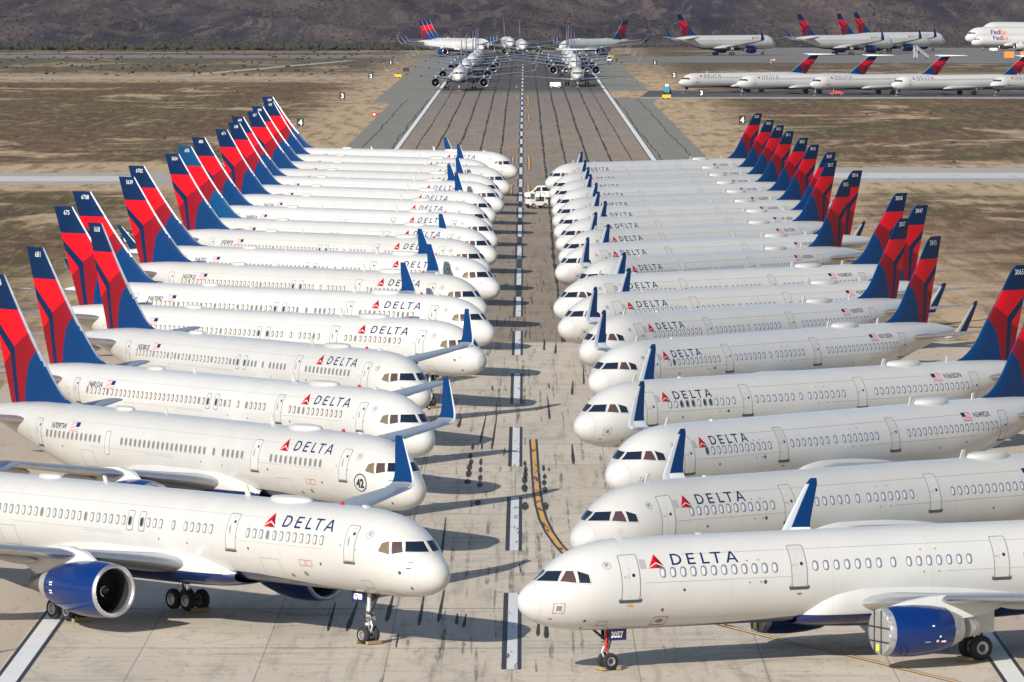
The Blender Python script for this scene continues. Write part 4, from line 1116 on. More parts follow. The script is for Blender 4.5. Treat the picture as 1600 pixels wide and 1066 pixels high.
for i in range(240):
    y = 286+rnd.random()**1.2*640; x = rnd.gauss(0, 5.2)
    dk = rnd.random() < .30
    streak(x, y, rnd.uniform(2.5, 9)*(1+.8*(y > 557)), rnd.uniform(.05, .13) if dk else rnd.uniform(.07, .2), 0 if dk else 1, rnd.uniform(-.012, .012), 1)
for i in range(170):
    y = 286+rnd.random()*420; x = rnd.gauss(-.5, 5.8); streak(x, y, rnd.uniform(9, 30), rnd.uniform(.06, .26), 1, rnd.uniform(-.008, .008), 1)
struct(to_obj('tyre_marks', V, F, ['rubber', 'rubber_faint'], I, None, False), 'stuff')
# painted markings -------------------------------------------------------
V = []; F = []; I = []
def quad(x0, x1, y0, y1, z, m):
    q = len(V); V.extend([(x0, y0, z), (x1, y0, z), (x1, y1, z), (x0, y1, z)]); F.append((q, q+1, q+2, q+3)); I.append(m)
for i in range(-1, 33):
    y0 = 294.16+60.96*i; y1 = y0+36.576; k = 1.0
    quad(-.24, .24, y0, y1, -.026, 0); quad(-.48, -.24, y0, y1, -.026, 1); quad(.24, .42, y0, y1, -.026, 1)
    if i > 4: quad(-.3, .3, y1, y0+60.96, -.026, 1)
struct(to_obj('centreline_paint', V, F, ['paint_white', 'paint_black'], I, None, False))
V = []; F = []; I = []
for s in (-1, 1):
    for (a, b_) in ((-200, 1790), (1800, 2640)):
        quad(s*22.35-.43, s*22.35+.43, a, b_, -.026, 0)
        quad(s*22.35-.62, s*22.35-.43, a, b_, -.026, 1); quad(s*22.35+.43, s*22.35+.62, a, b_, -.026, 1)
struct(to_obj('edge_stripe_paint', V, F, ['paint_white_edge', 'paint_black'], I, None, False))
V = []; F = []; I = []
def ribbon(pts, w, bw, my, mk, z=-.022):
    for off0, off1, m in ((-w/2, w/2, my), (-w/2-bw, -w/2, mk), (w/2, w/2+bw, mk)):
        if off0 == off1: continue
        q = len(V)
        for i, (x, y) in enumerate(pts):
            a = pts[max(0, i-1)]; b_ = pts[min(len(pts)-1, i+1)]; d = Vector((b_[0]-a[0], b_[1]-a[1])).normalized(); nn = Vector((d.y, -d.x))
            V.append((x+nn.x*off0, y+nn.y*off0, z)); V.append((x+nn.x*off1, y+nn.y*off1, z))
        for i in range(len(pts)-1): F.append((q+2*i, q+2*i+1, q+2*i+3, q+2*i+2)); I.append(m)
ribbon([(1.15, 440.4), (1.2, 425), (1.25, 409.8), (1.32, 397), (1.42, 386), (1.62, 376), (1.95, 367), (2.4, 359), (2.95, 351.5), (3.7, 344), (4.7, 336.5), (6.2, 328.5), (8.2, 320.5), (10.4, 313.4)], .28, .14, 0, 1)
ribbon([(10.42, 313.3), (12.1, 308.7), (14.8, 302), (17.3, 295.3), (19.8, 288.5), (23, 280), (28, 266)], .27, .08, 2, 1)
for (x, a, b_) in ((-1.35, 1052, 1124), (1.3, 1052, 1124), (-1.35, 925, 976), (1.1, 935, 976), (-1.3, 1640, 1700), (1.4, 1560, 1690), (1.5, 1400, 1460), (-1.6, 1800, 1840)):
    ribbon([(x, a), (x+.05*(1 if x > 0 else -1), (a+b_)/2), (x, b_)], .38, .12, 0, 1)
ribbon([(27.2, 1985), (30.2, 1955)], .9, .0001, 0, 0); ribbon([(30.6, 1955), (33.6, 1930)], .9, .0001, 0, 0)
struct(to_obj('lead_off_paint', V, F, ['paint_yellow', 'paint_black', 'paint_yellow_pale'], I, None, False))

# hills -------------------------------------------------------------------
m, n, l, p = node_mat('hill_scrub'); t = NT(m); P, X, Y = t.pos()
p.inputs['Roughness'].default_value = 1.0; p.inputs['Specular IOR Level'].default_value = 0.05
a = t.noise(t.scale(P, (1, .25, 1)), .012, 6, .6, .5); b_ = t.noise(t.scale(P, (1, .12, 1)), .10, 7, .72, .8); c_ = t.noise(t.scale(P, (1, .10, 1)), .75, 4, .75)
col = t.mix(t.step(a, .42, .58), (.045, .040, .054), (.100, .080, .078))  # dark purple base: cloud shadow and haze over the hills put into the colour
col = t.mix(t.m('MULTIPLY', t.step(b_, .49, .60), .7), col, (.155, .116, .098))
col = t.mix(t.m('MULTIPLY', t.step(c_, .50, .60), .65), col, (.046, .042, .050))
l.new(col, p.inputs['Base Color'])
def hill_h(x, y):
    base = 2790+30*noise.noise(Vector((x*.006, 3.1, 0)))
    d = y-base
    if d < 0: return -0.5-d*-.0
    h = d*.012+ (d*d)*1.1e-5
    v = Vector((x*.0085, y*.0030, 1.7)); rdg = 1-abs(noise.noise(v))*2
    amp = min(1, d/120.0)
    w = Vector((x*.024+2*noise.noise(Vector((x*.01, y*.004, 9))), y*.0075, 4.4)); r2 = 1-abs(noise.noise(w))*2
    h += amp*(8.5*max(0, rdg)**2 + 3.4*max(0, r2)**2 + 3.5*noise.noise(Vector((x*.018, y*.005, 8.3))) + 1.3*noise.noise(Vector((x*.07, y*.03, 2.2)))+.5*noise.noise(Vector((x*.2, y*.08, 5.2))))
    # a long dark spur on the right running down to the flat, a gully on the left
    sp = math.exp(-((x-120-.10*(y-2800))/110.0)**2)*max(0, 1-abs(y-3250)/420.0); h += 9*sp
    return max(h, -.5)
V = []; F = []; nx, ny = 300, 220
ys = [2740+(i/(ny-1))**2.0*4200 for i in range(ny)]
for y in ys:
    hw = 260+y*.10
    for i in range(nx):
        x = -hw+2*hw*i/(nx-1); V.append((x, y, hill_h(x, y)))
for j in range(ny-1):
    for i in range(nx-1): F.append((j*nx+i, j*nx+i+1, (j+1)*nx+i+1, (j+1)*nx+i))
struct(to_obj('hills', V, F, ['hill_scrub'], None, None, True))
mat('scrub_leaf', (.030, .031, .024), .95, var=.5, vs=.2)
mat('scrub_dry', (.05, .043, .033), .95, var=.4, vs=.2)
rnd = random.Random(9)
V = []; F = []; I = []
def bush(x, y, z, r, h, m):
    q = len(V); n = 6; a0 = rnd.random()*6
    for hh, rr in ((0, .75), (.45, 1.0), (.8, .62)):
        for k in range(n):
            a = a0+2*math.pi*k/n; g = r*rr*rnd.uniform(.65, 1.25); V.append((x+g*math.cos(a), y+g*math.sin(a), z+h*hh*rnd.uniform(.8, 1.15)))
    V.append((x, y, z+h))
    for j in range(2):
        for k in range(n): F.append((q+j*n+k, q+j*n+(k+1) % n, q+(j+1)*n+(k+1) % n, q+(j+1)*n+k)); I.append(m)
    for k in range(n): F.append((q+2*n+k, q+2*n+(k+1) % n, q+3*n)); I.append(m)
for i in range(15000):
    y = 2800+rnd.random()**1.5*1500; x = rnd.uniform(-1, 1)*(120+y*.085)
    if noise.noise(Vector((x*.01, y*.004, 0))) < -.15 and rnd.random() < .8: continue
    bush(x, y, hill_h(x, y)-.1, rnd.uniform(.35, .8), rnd.uniform(.4, 1.0), 0)
for i in range(1900):
    y = rnd.uniform(2700, 2850); x = rnd.uniform(-270, 30); bush(x, y, -.1, rnd.uniform(.6, 2.4), rnd.uniform(.8, 2.9), 0)
for i in range(330):
    y = rnd.uniform(2020, 2700); x = rnd.uniform(-250, -46); bush(x, y, -.1, rnd.uniform(.3, .9), rnd.uniform(.3, .9), 0 if rnd.random() < .6 else 1)
for i in range(60):
    y = rnd.uniform(1050, 1960); x = rnd.choice((-1, 1))*rnd.uniform(60, 190)
    if x > 0 and y > 1630: continue
    bush(x, y, -.1, rnd.uniform(.2, .6), rnd.uniform(.2, .5), rnd.choice((0, 1)))
struct(to_obj('desert_scrub', V, F, ['scrub_leaf', 'scrub_dry'], I, None, False), 'stuff')
# ------------------------------------------------------------------ more types
def scaled(spec, body, kx_, ky, kz, kb, zc0, zc1):
    """a larger relative of a type: stations, spans and heights stretched"""
    zz = lambda z: (z-zc0)*kb+zc1
    nb = Body([(x*kx_, zz(z)) for x, z in body.top], [(x*kx_, zz(z)) for x, z in body.bot], [(x*kx_, w*kb) for x, w in body.wid], [(x*kx_, zz(z)) for x, z in body.mid], [(x*kx_, a) for x, a in body.belly])
    s = dict(spec)
    s['fin_le'] = [(z*kz, x*kx_) for z, x in spec['fin_le']]; s['fin_te'] = [(z*kz, x*kx_) for z, x in spec['fin_te']]
    s['fin_top'] = spec['fin_top']*kz; s['fin_base'] = spec['fin_base']*kz; s['edge_z'] = spec.get('edge_z', 6.5)*kz
    s['fin_regions'] = [([(x*kx_, z*kz) for x, z in r], m) for r, m in spec['fin_regions']]
    s['rudder'] = tuple((x*kx_, z*kz) for x, z in spec['rudder']); s['fin_tc'] = spec['fin_tc']*kz
    e = dict(spec['eng']); ke = kz*1.02
    e.update(x=e['x']*kx_, y=e['y']*ky, z=e['z']*kz*.98, r=e['r']*ke, len=e['len']*ke, prof=[(a*ke, r*ke, m) for a, r, m in e['prof']], pylon=[(x*kx_, a*kz, b*kz, w*kz) for x, a, b, w in e['pylon']]); s['eng'] = e
    g = dict(spec['gear'])
    for k in ('nx', 'mx'): g[k] *= kx_
    for k in ('nr', 'nw', 'nt', 'ntop', 'mr', 'mw', 'mt', 'mtop'): g[k] *= kz
    g['my'] *= ky; s['gear'] = g
    w = dict(spec['wing'])
    w['secs'] = [(y*ky, x*kx_, c*kx_, z*kz, t, d) for y, x, c, z, t, d in w['secs']]
    if w.get('let'): w['let'] = [(y*ky, (z-5)*kz*1.25+5*kz, x*kx_, c*kx_, t) for y, z, x, c, t in w['let']]
    w['tracks'] = []; w['tags'] = []; s['wing'] = w
    s['stab'] = [(y*ky, x*kx_, c*kx_, zz(z), t) for y, x, c, z, t in spec['stab']]
    s['fair'] = [(x*kx_, w_*kb, zz(a), zz(b)) for x, w_, a, b in spec['fair']]; s['fair_blue'] = zz(spec['fair_blue'])
    s['roof'] = []; s['marks'] = []
    s['panes'] = [(m_, [((p[0]*(kx_ if m_ == 's' else kb)), zz(p[1])) for p in q], c) for m_, q, c in spec['panes']]
    T = dict(spec['title']); T.update(x0=T['x0']*kx_, x1=T['x0']*kx_+(T['x1']-T['x0'])*1.5, z=zz(T['z']), h=T['h']*1.6, wx=T['wx']*kx_-.3, wx2=T['x0']*kx_+(T['x1']-T['x0'])*1.5+1.2, zw=zz(T['zw']), wid=T['wid']*1.6, wh=T['wh']*1.6); T.pop('badge', None); s['title'] = T
    return s, nb
S767, B767 = scaled(S757, B757, 1.161, 1.225, 1.165, 1.345, 4.37, 5.0)
BMD = Body([(0,2.55),(.06,2.75),(.2,2.92),(.5,3.12),(1,3.38),(1.6,3.75),(2.2,4.15),(3,4.5),(4,4.72),(5.5,4.85),(33,4.85),(37,4.75),(41,4.3),(43,3.9)],
           [(0,2.55),(.06,2.35),(.2,2.18),(.5,1.98),(1,1.78),(2,1.5),(3.5,1.3),(5,1.25),(32,1.25),(35,1.6),(38,2.3),(41,3.0),(43,3.5)],
           [(0,.01),(.06,.22),(.2,.42),(.5,.68),(1,.98),(2,1.35),(3.5,1.6),(5,1.67),(32,1.67),(36,1.5),(39,1.0),(41,.6),(43,.15)],
           [(0,2.55),(2,2.8),(5,3.05),(32,3.05),(38,3.5),(43,3.7)], [(0,-89),(4,-80),(8,-62),(14,-48),(28,-44),(34,-50),(43,-89)])
slim_nose(BMD)
def kmd(x, z):
    v = (z-5.65)/(13.56-5.65); u = ((43.2+3.0*v)-x)/(6.15-4.05*v)
    return ((40.6+4.1*v)-u*(5.4-2.3*v), 4.5+v*(9.05-4.5))
SMD = dict(fin_le=[(4.3, 34.6), (4.9, 35.6), (9.05, 41.6)], fin_te=[(4.3, 40.4), (9.05, 44.7)], fin_top=9.05, fin_base=4.4, fin_regions=fin_layout(0, 0, 0, 0, kmd), rudder=((39.2, 4.4), (43.6, 9.05)), fin_tc=4.5, edge_w=.3, edge_z=4.9,
 eng=dict(x=32.8, y=2.75, z=3.75, r=.80, len=5.0, prof=[(.1, .81, 'white_paint'), (.6, .86, 'white_paint'), (2.5, .86, 'white_paint'), (4.2, .72, 'silver_sleeve'), (5.0, .6, 'intake_dark')], pylon=[(33.6, 3.5, 3.9, .3), (34.5, 3.5, 3.95, 1.2), (36.6, 3.5, 3.95, 1.2), (37.4, 3.6, 3.8, .3)]),
 gear=dict(nx=2.4, nr=.33, nw=.2, nt=.18, ntop=1.5, mx=24.2, my=2.54, mr=.52, mw=.33, mt=.36, mtop=1.6, bogie=False),
 wing=dict(secs=[(.5, 16.6, 8.4, 1.55, .12, .3), (1.67, 17.3, 7.4, 1.6, .12, .25), (5.2, 19.4, 4.6, 1.85, .11, .1), (16.4, 26.2, 1.5, 2.6, .10, .02)], tracks=[]),
 stab=[(.05, 41.3, 3.5, 9.1, .15), (5.4, 44.2, 1.4, 9.2, .14)], stab_mats=['letter_white', 'letter_white', 'radome_white'],
 fair=[(15.5, .8, 1.7, 1.2), (16.6, 1.5, 2.1, 1.12), (18, 1.75, 2.3, 1.08), (24, 1.75, 2.3, 1.08), (27, 1.5, 2.0, 1.15), (29, .8, 1.6, 1.24)], fair_blue=1.55,
 roof=[('blade', 9.0, 9.3, .04, .4)],
 panes=[('c', [(-.5, 3.40), (.5, 3.40), (.42, 3.76), (-.42, 3.76)], 'glass_dark'), ('f', [(.58, 3.40), (1.02, 3.38), (.9, 3.76), (.5, 3.74)], 'glass_dark'), ('s', [(2.0, 3.38), (2.9, 3.34), (2.8, 3.72), (2.0, 3.76)], 'glass_dark')], pane_frame='seam_grey',
 title=dict(x0=7.4, x1=12.6, z=3.95, h=.72, wx=6.3, wx2=13.6, zw=3.85, wid=1.0, wh=.85))

# ------------------------------------------------------------------ fleet on the runway
proto757 = build_airliner(S757, B757)
proto321 = build_airliner(S321, B321)
# (nose x, nose y, heading in degrees, tail number, registration, where it stands)
LEFT = [(-2.722,300.827,-48.9,'700','N6700','nearest white jetliner of the left row, its nose gear door numbered 6700'),
 (-4.686,349.414,-55.0,'706','N709TW','white jetliner registered N709TW with a round 42 badge beside its cockpit'),
 (-4.715,388.152,-54.2,'681','N681DA','white jetliner registered N681DA with tail number 681 in the left row'),
 (-5.591,428.468,-57.3,'5638','N538US','white jetliner registered N538US with tail number 5638 in the left row'),
 (-1.899,468.188,-43.7,'675','N675DL','white jetliner with grey nose cap and tail number 675 in the left row'),
 (-1.399,504.388,-41.0,'6708','N6708D','white jetliner registered N6708D with tail number 6708, sixth of left row'),
 (-2.273,540.453,-45.1,'5639','N539US','white jetliner registered N539US with tail number 5639, seventh of left row'),
 (-1.28,575.852,-41.2,'6702','N6702','white jetliner registered N6702 with tail number 6702, eighth of left row'),
 (-2.39,613.297,-45.4,'5654','N554NW','white jetliner registered N554NW with tail number 5654, ninth of left row'),
 (-1.851,643.437,-43.9,'670','N670DN','white jetliner with paler blue tail numbered 670, tenth of left row'),
 (-1.889,680.029,-43.3,'680','N680DA','white jetliner with tail number 680, eleventh of left row'),
 (-2.643,715.087,-46.1,'671','N671DN','white jetliner with tail number 671, twelfth of left row'),
 (-2.438,748.401,-45.7,'658','N658DL','white jetliner with tail number 658, thirteenth of left row'),
 (-1.584,784.364,-42.2,'649','N649DL','white jetliner with tail number 649, fourteenth of left row'),
 (-1.761,813.747,-43.7,'667','N667DN','white jetliner with tail number 667, fifteenth of left row'),
 (-0.907,848.407,-40.7,'668','N668DN','white jetliner with tail number 668, sixteenth of left row'),
 (-2.977,880.779,-44.8,'659','N659DL','white jetliner with its nose hidden, second from the far end of left row'),
 (-0.023,919.04,-36.2,'699','N699DL','farthest white jetliner of the left row, whole nose clear beside the centreline')]
RIGHT = [(-0.25,291.62,206.6,'3057','N357NB','nearest white jetliner of the right row, engine wrapped in silver foil'),
 (2.564,323.385,222.9,'3053','N353DN','second white jetliner of right row, nose just behind the foil-wrapped one'),
 (4.961,364.208,230.0,'3049','N349DX','white jetliner registered N349DX, third of right row'),
 (3.38,404.353,224.4,'3065','N365DN','white jetliner registered N365DN with tail number 3065 in right row'),
 (4.881,448.07,232.2,'3015','N315DN','white jetliner registered N315DN with tail number 3015 in right row'),
 (4.534,483.802,232.0,'3007','N307DX','white jetliner registered N307DX with tail number 3007 in right row'),
 (2.966,517.405,223.3,'3047','N347DN','white jetliner with tail number 3047, seventh of right row'),
 (2.734,548.434,222.7,'3058','N308DN','white jetliner registered N308DN with tail number 3058, eighth of right row'),
 (4.981,581.378,232.2,'3055','N355DN','white jetliner registered N355DN, ninth of right row'),
 (3.219,613.693,224.7,'3016','N316DN','white jetliner with nose beside the orange marker, tenth of right row'),
 (3.757,646.494,227.3,'3017','N317DN','white jetliner with tail number 3017, eleventh of right row'),
 (3.575,679.49,224.4,'3047','N344DN','white jetliner, twelfth of right row, tail mostly behind the eleventh'),
 (3.558,710.662,225.1,'3010','N310DN','white jetliner with tail number 3010, thirteenth of right row'),
 (3.513,742.287,224.8,'3022','N322DN','white jetliner with tail number 3022, fourteenth of right row'),
 (3.653,774.737,225.7,'3011','N311DN','white jetliner with tail number 3011, fifteenth of right row'),
 (3.562,805.456,225.5,'3021','N321DN','white jetliner with tail number 3021, third from far end of right row'),
 (3.506,836.614,225.6,'3029','N329DN','white jetliner with tail number 3029, second from far end of right row'),
 (3.121,877.47,225.1,'3033','N333DX','farthest white jetliner of the right row, its nose beside the white van')]
index_kids()
def kid(root, name):
    for k in KIDS[root.name]:
        if k.name.split('.')[0] == name: return k
def place(root, x, y, psi): root.location = (x, y, 0); root.rotation_euler = (0, 0, R(psi))
fleet = []
for rows, proto, grp in ((LEFT, proto757, 'jetliners parked in the left row'), (RIGHT, proto321, 'jetliners parked in the right row')):
    out = []
    for i, (x, y, psi, num, reg, lab) in enumerate(rows):
        r = proto if i == 0 else copy_tree(proto)
        place(r, x, y, psi); r['label'] = lab; r['category'] = 'airliner'; r['group'] = grp
        out.append((r, num, reg, i))
    fleet.append(out)
far757 = []
FAR = [(-17.0, 1752, -90.5, 'white twin-engine jet facing the camera, nearest of the far left runway line'), (-16.6, 1893, -90, 'white jet facing the camera, second in the far left runway line'),
       (-15.6, 2022, -90, 'white jet facing the camera, third in the far left runway line'), (-15.2, 2090, -90, 'white jet facing the camera, fourth in the far left runway line'), (-15, 2160, -90, 'white jet facing the camera, rearmost in the far left runway line'),
       (15.9, 1985, -90, 'white jet facing the camera, directly behind the rear-engined jet on the runway'), (15.6, 2075, -90, 'white jet facing the camera, third in the far right runway line'), (15.4, 2150, -89, 'white jet facing the camera, fourth in the far right runway line'), (15.0, 2230, -91, 'white jet facing the camera, rearmost in the far right runway line'),
       (0.2, 2470, -88, 'white jet facing the camera on the centreline at the runway end'), (-4.6, 2570, -86, 'white jet behind the one at the runway end, fin left of it'),
       (-14.5, 2462, -57, 'white jet seen from its right side at the far left, foremost of three tails'), (-13.5, 2496, -57, 'white jet at the far left runway end, middle one of three tails'), (-12.5, 2530, -57, 'white jet at the far left runway end, rearmost of three tails'),
       (13.5, 2475, 236, 'white jet seen from its left side at the far right, foremost of two tails'), (15.0, 2510, 236, 'white jet at the far right runway end, rear one of two tails')]
for (x, y, psi, lab) in FAR:
    r = copy_tree(proto757); place(r, x, y, psi); r['label'] = lab; r['category'] = 'airliner'; r['group'] = 'jets at the far end of the runway'
# six of the left row have plain wing tips
for k in (2, 4, 9, 10, 11, 15):
    for w in [c for c in KIDS[fleet[0][k][0].name] if c.name.startswith('wing') and not c.name.startswith('wing_root')]:
        for c in list(KIDS.get(w.name, [])):
            if c.name.startswith('winglet'):
                KIDS[w.name].remove(c); bpy.data.objects.remove(c)
# markings of each aeroplane of the rows
WB = ['b_cream', 'b_teal', 'b_grey', 'b_dark', 'b_soft']
rnd = random.Random(3)
for (r, num, reg, i) in fleet[0]:
    fus = kid(r, 'fuselage'); fin = kid(r, 'tail_fin')
    fin_number(S757, fin, num, -1)
    flag_and_reg(B757, fus, -1, 33.4, 36.0, 5.08, reg if i != 0 else None, 5.02, .95, .56)
    if i > 10: continue
    zw = 4.85
    if i == 1:
        ws = [36.41-.495*k for k in range(13)]+[28.04-.489*k for k in range(19)]+[18.26]+[17.29-.487*k for k in range(5)]+[12.41-.493*k for k in range(11)]; zw = 4.76
        add_door(B757, fus, 29.6, 3.9, 1.35, .52, -1, 'exit')
    else:
        ws = [36.02-.5048*k for k in range(28)]+[20.44, 19.96, 19.48, 18.5]+[17.55-.487*k for k in range(5)]+[12.8-.5*k for k in range(12)]
        for hx in (21.88, 20.96):
            add_door(B757, fus, hx, 4.38, .98, .5, -1, 'hatch'); add_window(B757, fus, hx, zw, -1, 'b_dark')
    for k, x in enumerate(ws):
        if i == 0: kd = rnd.choice(['b_cream', 'b_teal', 'b_cream', 'b_teal', 'b_cream']) if rnd.random() > .06 else 'b_grey'
        elif i == 1: kd = 'b_grey'
        elif i == 3: kd = 'b_grey' if k > 27 or rnd.random() < .25 else 'b_soft'
        else: kd = 'b_soft' if rnd.random() > (.35 if i == 5 else .12) else 'b_grey'
        add_window(B757, fus, x, zw, -1, kd)
    for x, w in ((5.27, .76), (14.07, .78), (37.55, .74)): add_door(B757, fus, x, 3.98 if x < 20 else 4.0, 1.75 if x < 20 else 1.6, w, -1, 'b')
for (r, num, reg, i) in fleet[1]:
    fus = kid(r, 'fuselage'); fin = kid(r, 'tail_fin')
    fin_number(S321, fin, num, 1)
    flag_and_reg(B321, fus, 1, 31.95, 32.7, 4.97, reg, 4.83, .92, .56)
    if i <= 10:
        ws = [6.89+.52*k for k in range(12)]+[14.7+.553*k for k in range(7)]+[18.77]+[19.59+.53*k for k in range(7)]+[25.84+.527*k for k in range(18)]
        for k, x in enumerate(ws):
            dk = (i == 3 and k in (2, 3, 4, 6, 7)) or (i in (2, 4) and k in (0, 1) and k == i//4)
            add_window(B321, fus, x, 4.45, 1, 'a_dark' if dk else 'a_pale')
    for x, zs, h, w in ((5.27, 3.25, 2.15, .95), (13.86, 3.5, 2.02, .84), (24.49, 3.5, 2.02, .84), (35.7, 3.5, 1.95, .84)): add_door(B321, fus, x, zs, h, w, 1, 'a')
# small one-off marks
r, num, reg, _ = fleet[0][1]; fus = kid(r, 'fuselage')
ring = []
for k in range(28):
    a0, a1 = 2*math.pi*k/28, 2*math.pi*(k+1)/28
    ring.append(([(.52*math.cos(a0), .52*math.sin(a0)), (.52*math.cos(a1), .52*math.sin(a1)), (.46*math.cos(a1), .46*math.sin(a1)), (.46*math.cos(a0), .46*math.sin(a0))], 0))
decal('round_badge', ring, lambda s, t: B757.arc(3.72+s, 3.92, t, -1, .008), fus, ['letter_grey'], .2)
text_decal('badge_number', '42', .5, lambda s, t: B757.arc(3.72-s, 3.92, t-.25, -1, .008), fus, 'letter_grey', .15, width=.62, center=True, bold=.03)
mat('radome_grey', (.44, .45, .46), .4)
r = fleet[0][4][0]; fus = kid(r, 'fuselage'); me = fus.data.copy(); fus.data = me
for p_ in me.polygons:
    if p_.material_index == 2 and all(-me.vertices[v].co.x <= .98 for v in p_.vertices): p_.material_index = 3
me.materials[3] = M['radome_grey']
for (row, i, txt, side, S) in ((0, 0, '6700', -1, S757), (0, 4, '675', -1, S757), (1, 0, '3057', 1, S321)):
    ng = kid(fleet[row][i][0], 'nose_gear'); g = S['gear']
    text_decal('gear_number', txt, .26, lambda s, t: Vector((-g['nx']-.28+(s if side < 0 else -s), side*.395, g['ntop']-.48+t)), ng, 'letter_white', .3, width=.62, center=True, bold=.02)
# L10's fin is a paler blue
r = fleet[0][9][0]; fin = kid(r, 'tail_fin')
mat('fin_blue_pale', (.001, .055, .155), .45, 0, 0, spec=.25)
for ob in [fin]+[k for k in KIDS[fin.name] if k.name.startswith('rudder')]:
    me = ob.data.copy(); ob.data = me; me.materials[0] = M['fin_blue_pale']; me.materials[1] = M['fin_blue_pale']

# ------------------------------------------------------------------ far aprons
protoMD = build_airliner(SMD, BMD)
fus = [o for o in bpy.data.objects if o.parent == protoMD and o.name.startswith('fuselage')][0]
for k in range(34): add_window(BMD, fus, 7.2+.72*k, 3.72, 1, 'm_dot')
add_door(BMD, fus, 5.0, 2.6, 1.8, .8, 1, 'a')
proto767 = build_airliner(S767, B767)
fus = [o for o in bpy.data.objects if o.parent == proto767 and o.name.startswith('fuselage')][0]
for k in range(46): add_window(B767, fus, 9+.76*k, 5.65, -1, 'b_grey')
for x in (6.4, 17.5, 44.0): add_door(B767, fus, x, 4.4, 1.9, 1.0, -1, 'b')
index_kids()
MDS = [(40.6, 1722, 217, 'rear-engined T-tail jet at the left end of the row on the dark taxiway'), (55.0, 1700, 217, 'second T-tail jet from the left on the dark taxiway'), (73.6, 1692, 217, 'middle T-tail jet of five on the dark taxiway'), (94.2, 1684, 217, 'fourth T-tail jet from the left on the dark taxiway'), (120.0, 1690, 217, 'T-tail jet cut off by the right edge of the photo')]
for i, (x, y, psi, lab) in enumerate(MDS):
    r = protoMD if i == 0 else copy_tree(protoMD); place(r, x, y, psi); r.scale = (1.08, 1.08, 1.08); r['label'] = lab; r['category'] = 'airliner'; r['group'] = 'T-tail jets on the dark taxiway'
r = copy_tree(protoMD); place(r, 15.3, 1815, -90); r['label'] = 'rear-engined jet facing the camera, nearest of the far right runway line'; r['category'] = 'airliner'; r['group'] = 'jets at the far end of the runway'
WIDE = [(98, 2548, 43, 'white wide-body jet at the left end of the far right apron'), (144.5, 2560, 43, 'white wide-body jet with boarding stairs standing by its nose'), (162, 2612, 43, 'white wide-body jet between two others on the far apron, nose furthest right but one'), (172, 2678, 43, 'rearmost white wide-body jet on the far apron, its tail furthest right')]
for i, (x, y, psi, lab) in enumerate(WIDE):
    r = proto767 if i == 0 else copy_tree(proto767); place(r, x, y, psi); r['label'] = lab; r['category'] = 'airliner'; r['group'] = 'wide-body jets on the far apron'
def freighter(kx_, ky, kz, kb, zc1, loc, psi, lab, hump, tx, th, tw):
    s, b = scaled(S757, B757, kx_, ky, kz, kb, 4.37, zc1)
    if hump: b.top = [(x, z+(hump*max(0, min(1, (x-2.5)/5.0))*max(0, min(1, (40-x)/10.0)))) for x, z in b.top+[]]
    if hump: b.top = sorted(b.top+[(12.0, interp(b.top, 12.0)), (30.0, interp(b.top, 30.0))])
    b.belly = [(0, -89.5), (60, -89.5)]
    s['fin_regions'] = []; s['fin_main'] = 'fedex_purple'; s['fair_blue'] = -9; s['title'] = None
    e = s['eng']; e['prof'] = [(a, r, 'white_paint' if m == 'cowl_blue' else m) for a, r, m in e['prof']]
    w = s['wing']; w['let'] = None
    r = build_airliner(s, b, 'freighter'); place(r, *loc, psi); r['label'] = lab; r['category'] = 'airliner'; r['group'] = 'white freighters on the far apron'
    if tx:
        fus = [o for o in bpy.data.objects if o.parent == r and o.name.startswith('fuselage')][0]
        z0 = zc1+.15*kb
        text_decal('lettering', 'Fed', th, lambda q, t: b.arc(tx+q, z0, t, 1, .02), fus, 'fedex_purple', .3, width=tw*.58, bold=.05)
        text_decal('lettering', 'Ex', th, lambda q, t: b.arc(tx+tw*.6+q, z0, t, 1, .02), fus, 'fedex_orange', .3, width=tw*.40, bold=.05)
    return r
freighter(1.32, 1.45, 1.35, 1.62, 5.6, (186, 2775), 203, 'large white freighter with purple and orange lettering, standing behind a smaller one', 0, 11.5, 2.0, 7.2)
freighter(1.0, 1.0, 1.0, 1.12, 4.4, (181, 2660), 203, 'smaller white freighter with purple and orange lettering in front of the large one', 0, 9.5, 1.9, 7.0)
freighter(1.5, 1.5, 1.4, 1.68, 5.9, (196, 2850), 203, 'white freighter with a raised upper deck, rearmost behind the other freighters', 1.2, 0, 0, 0)

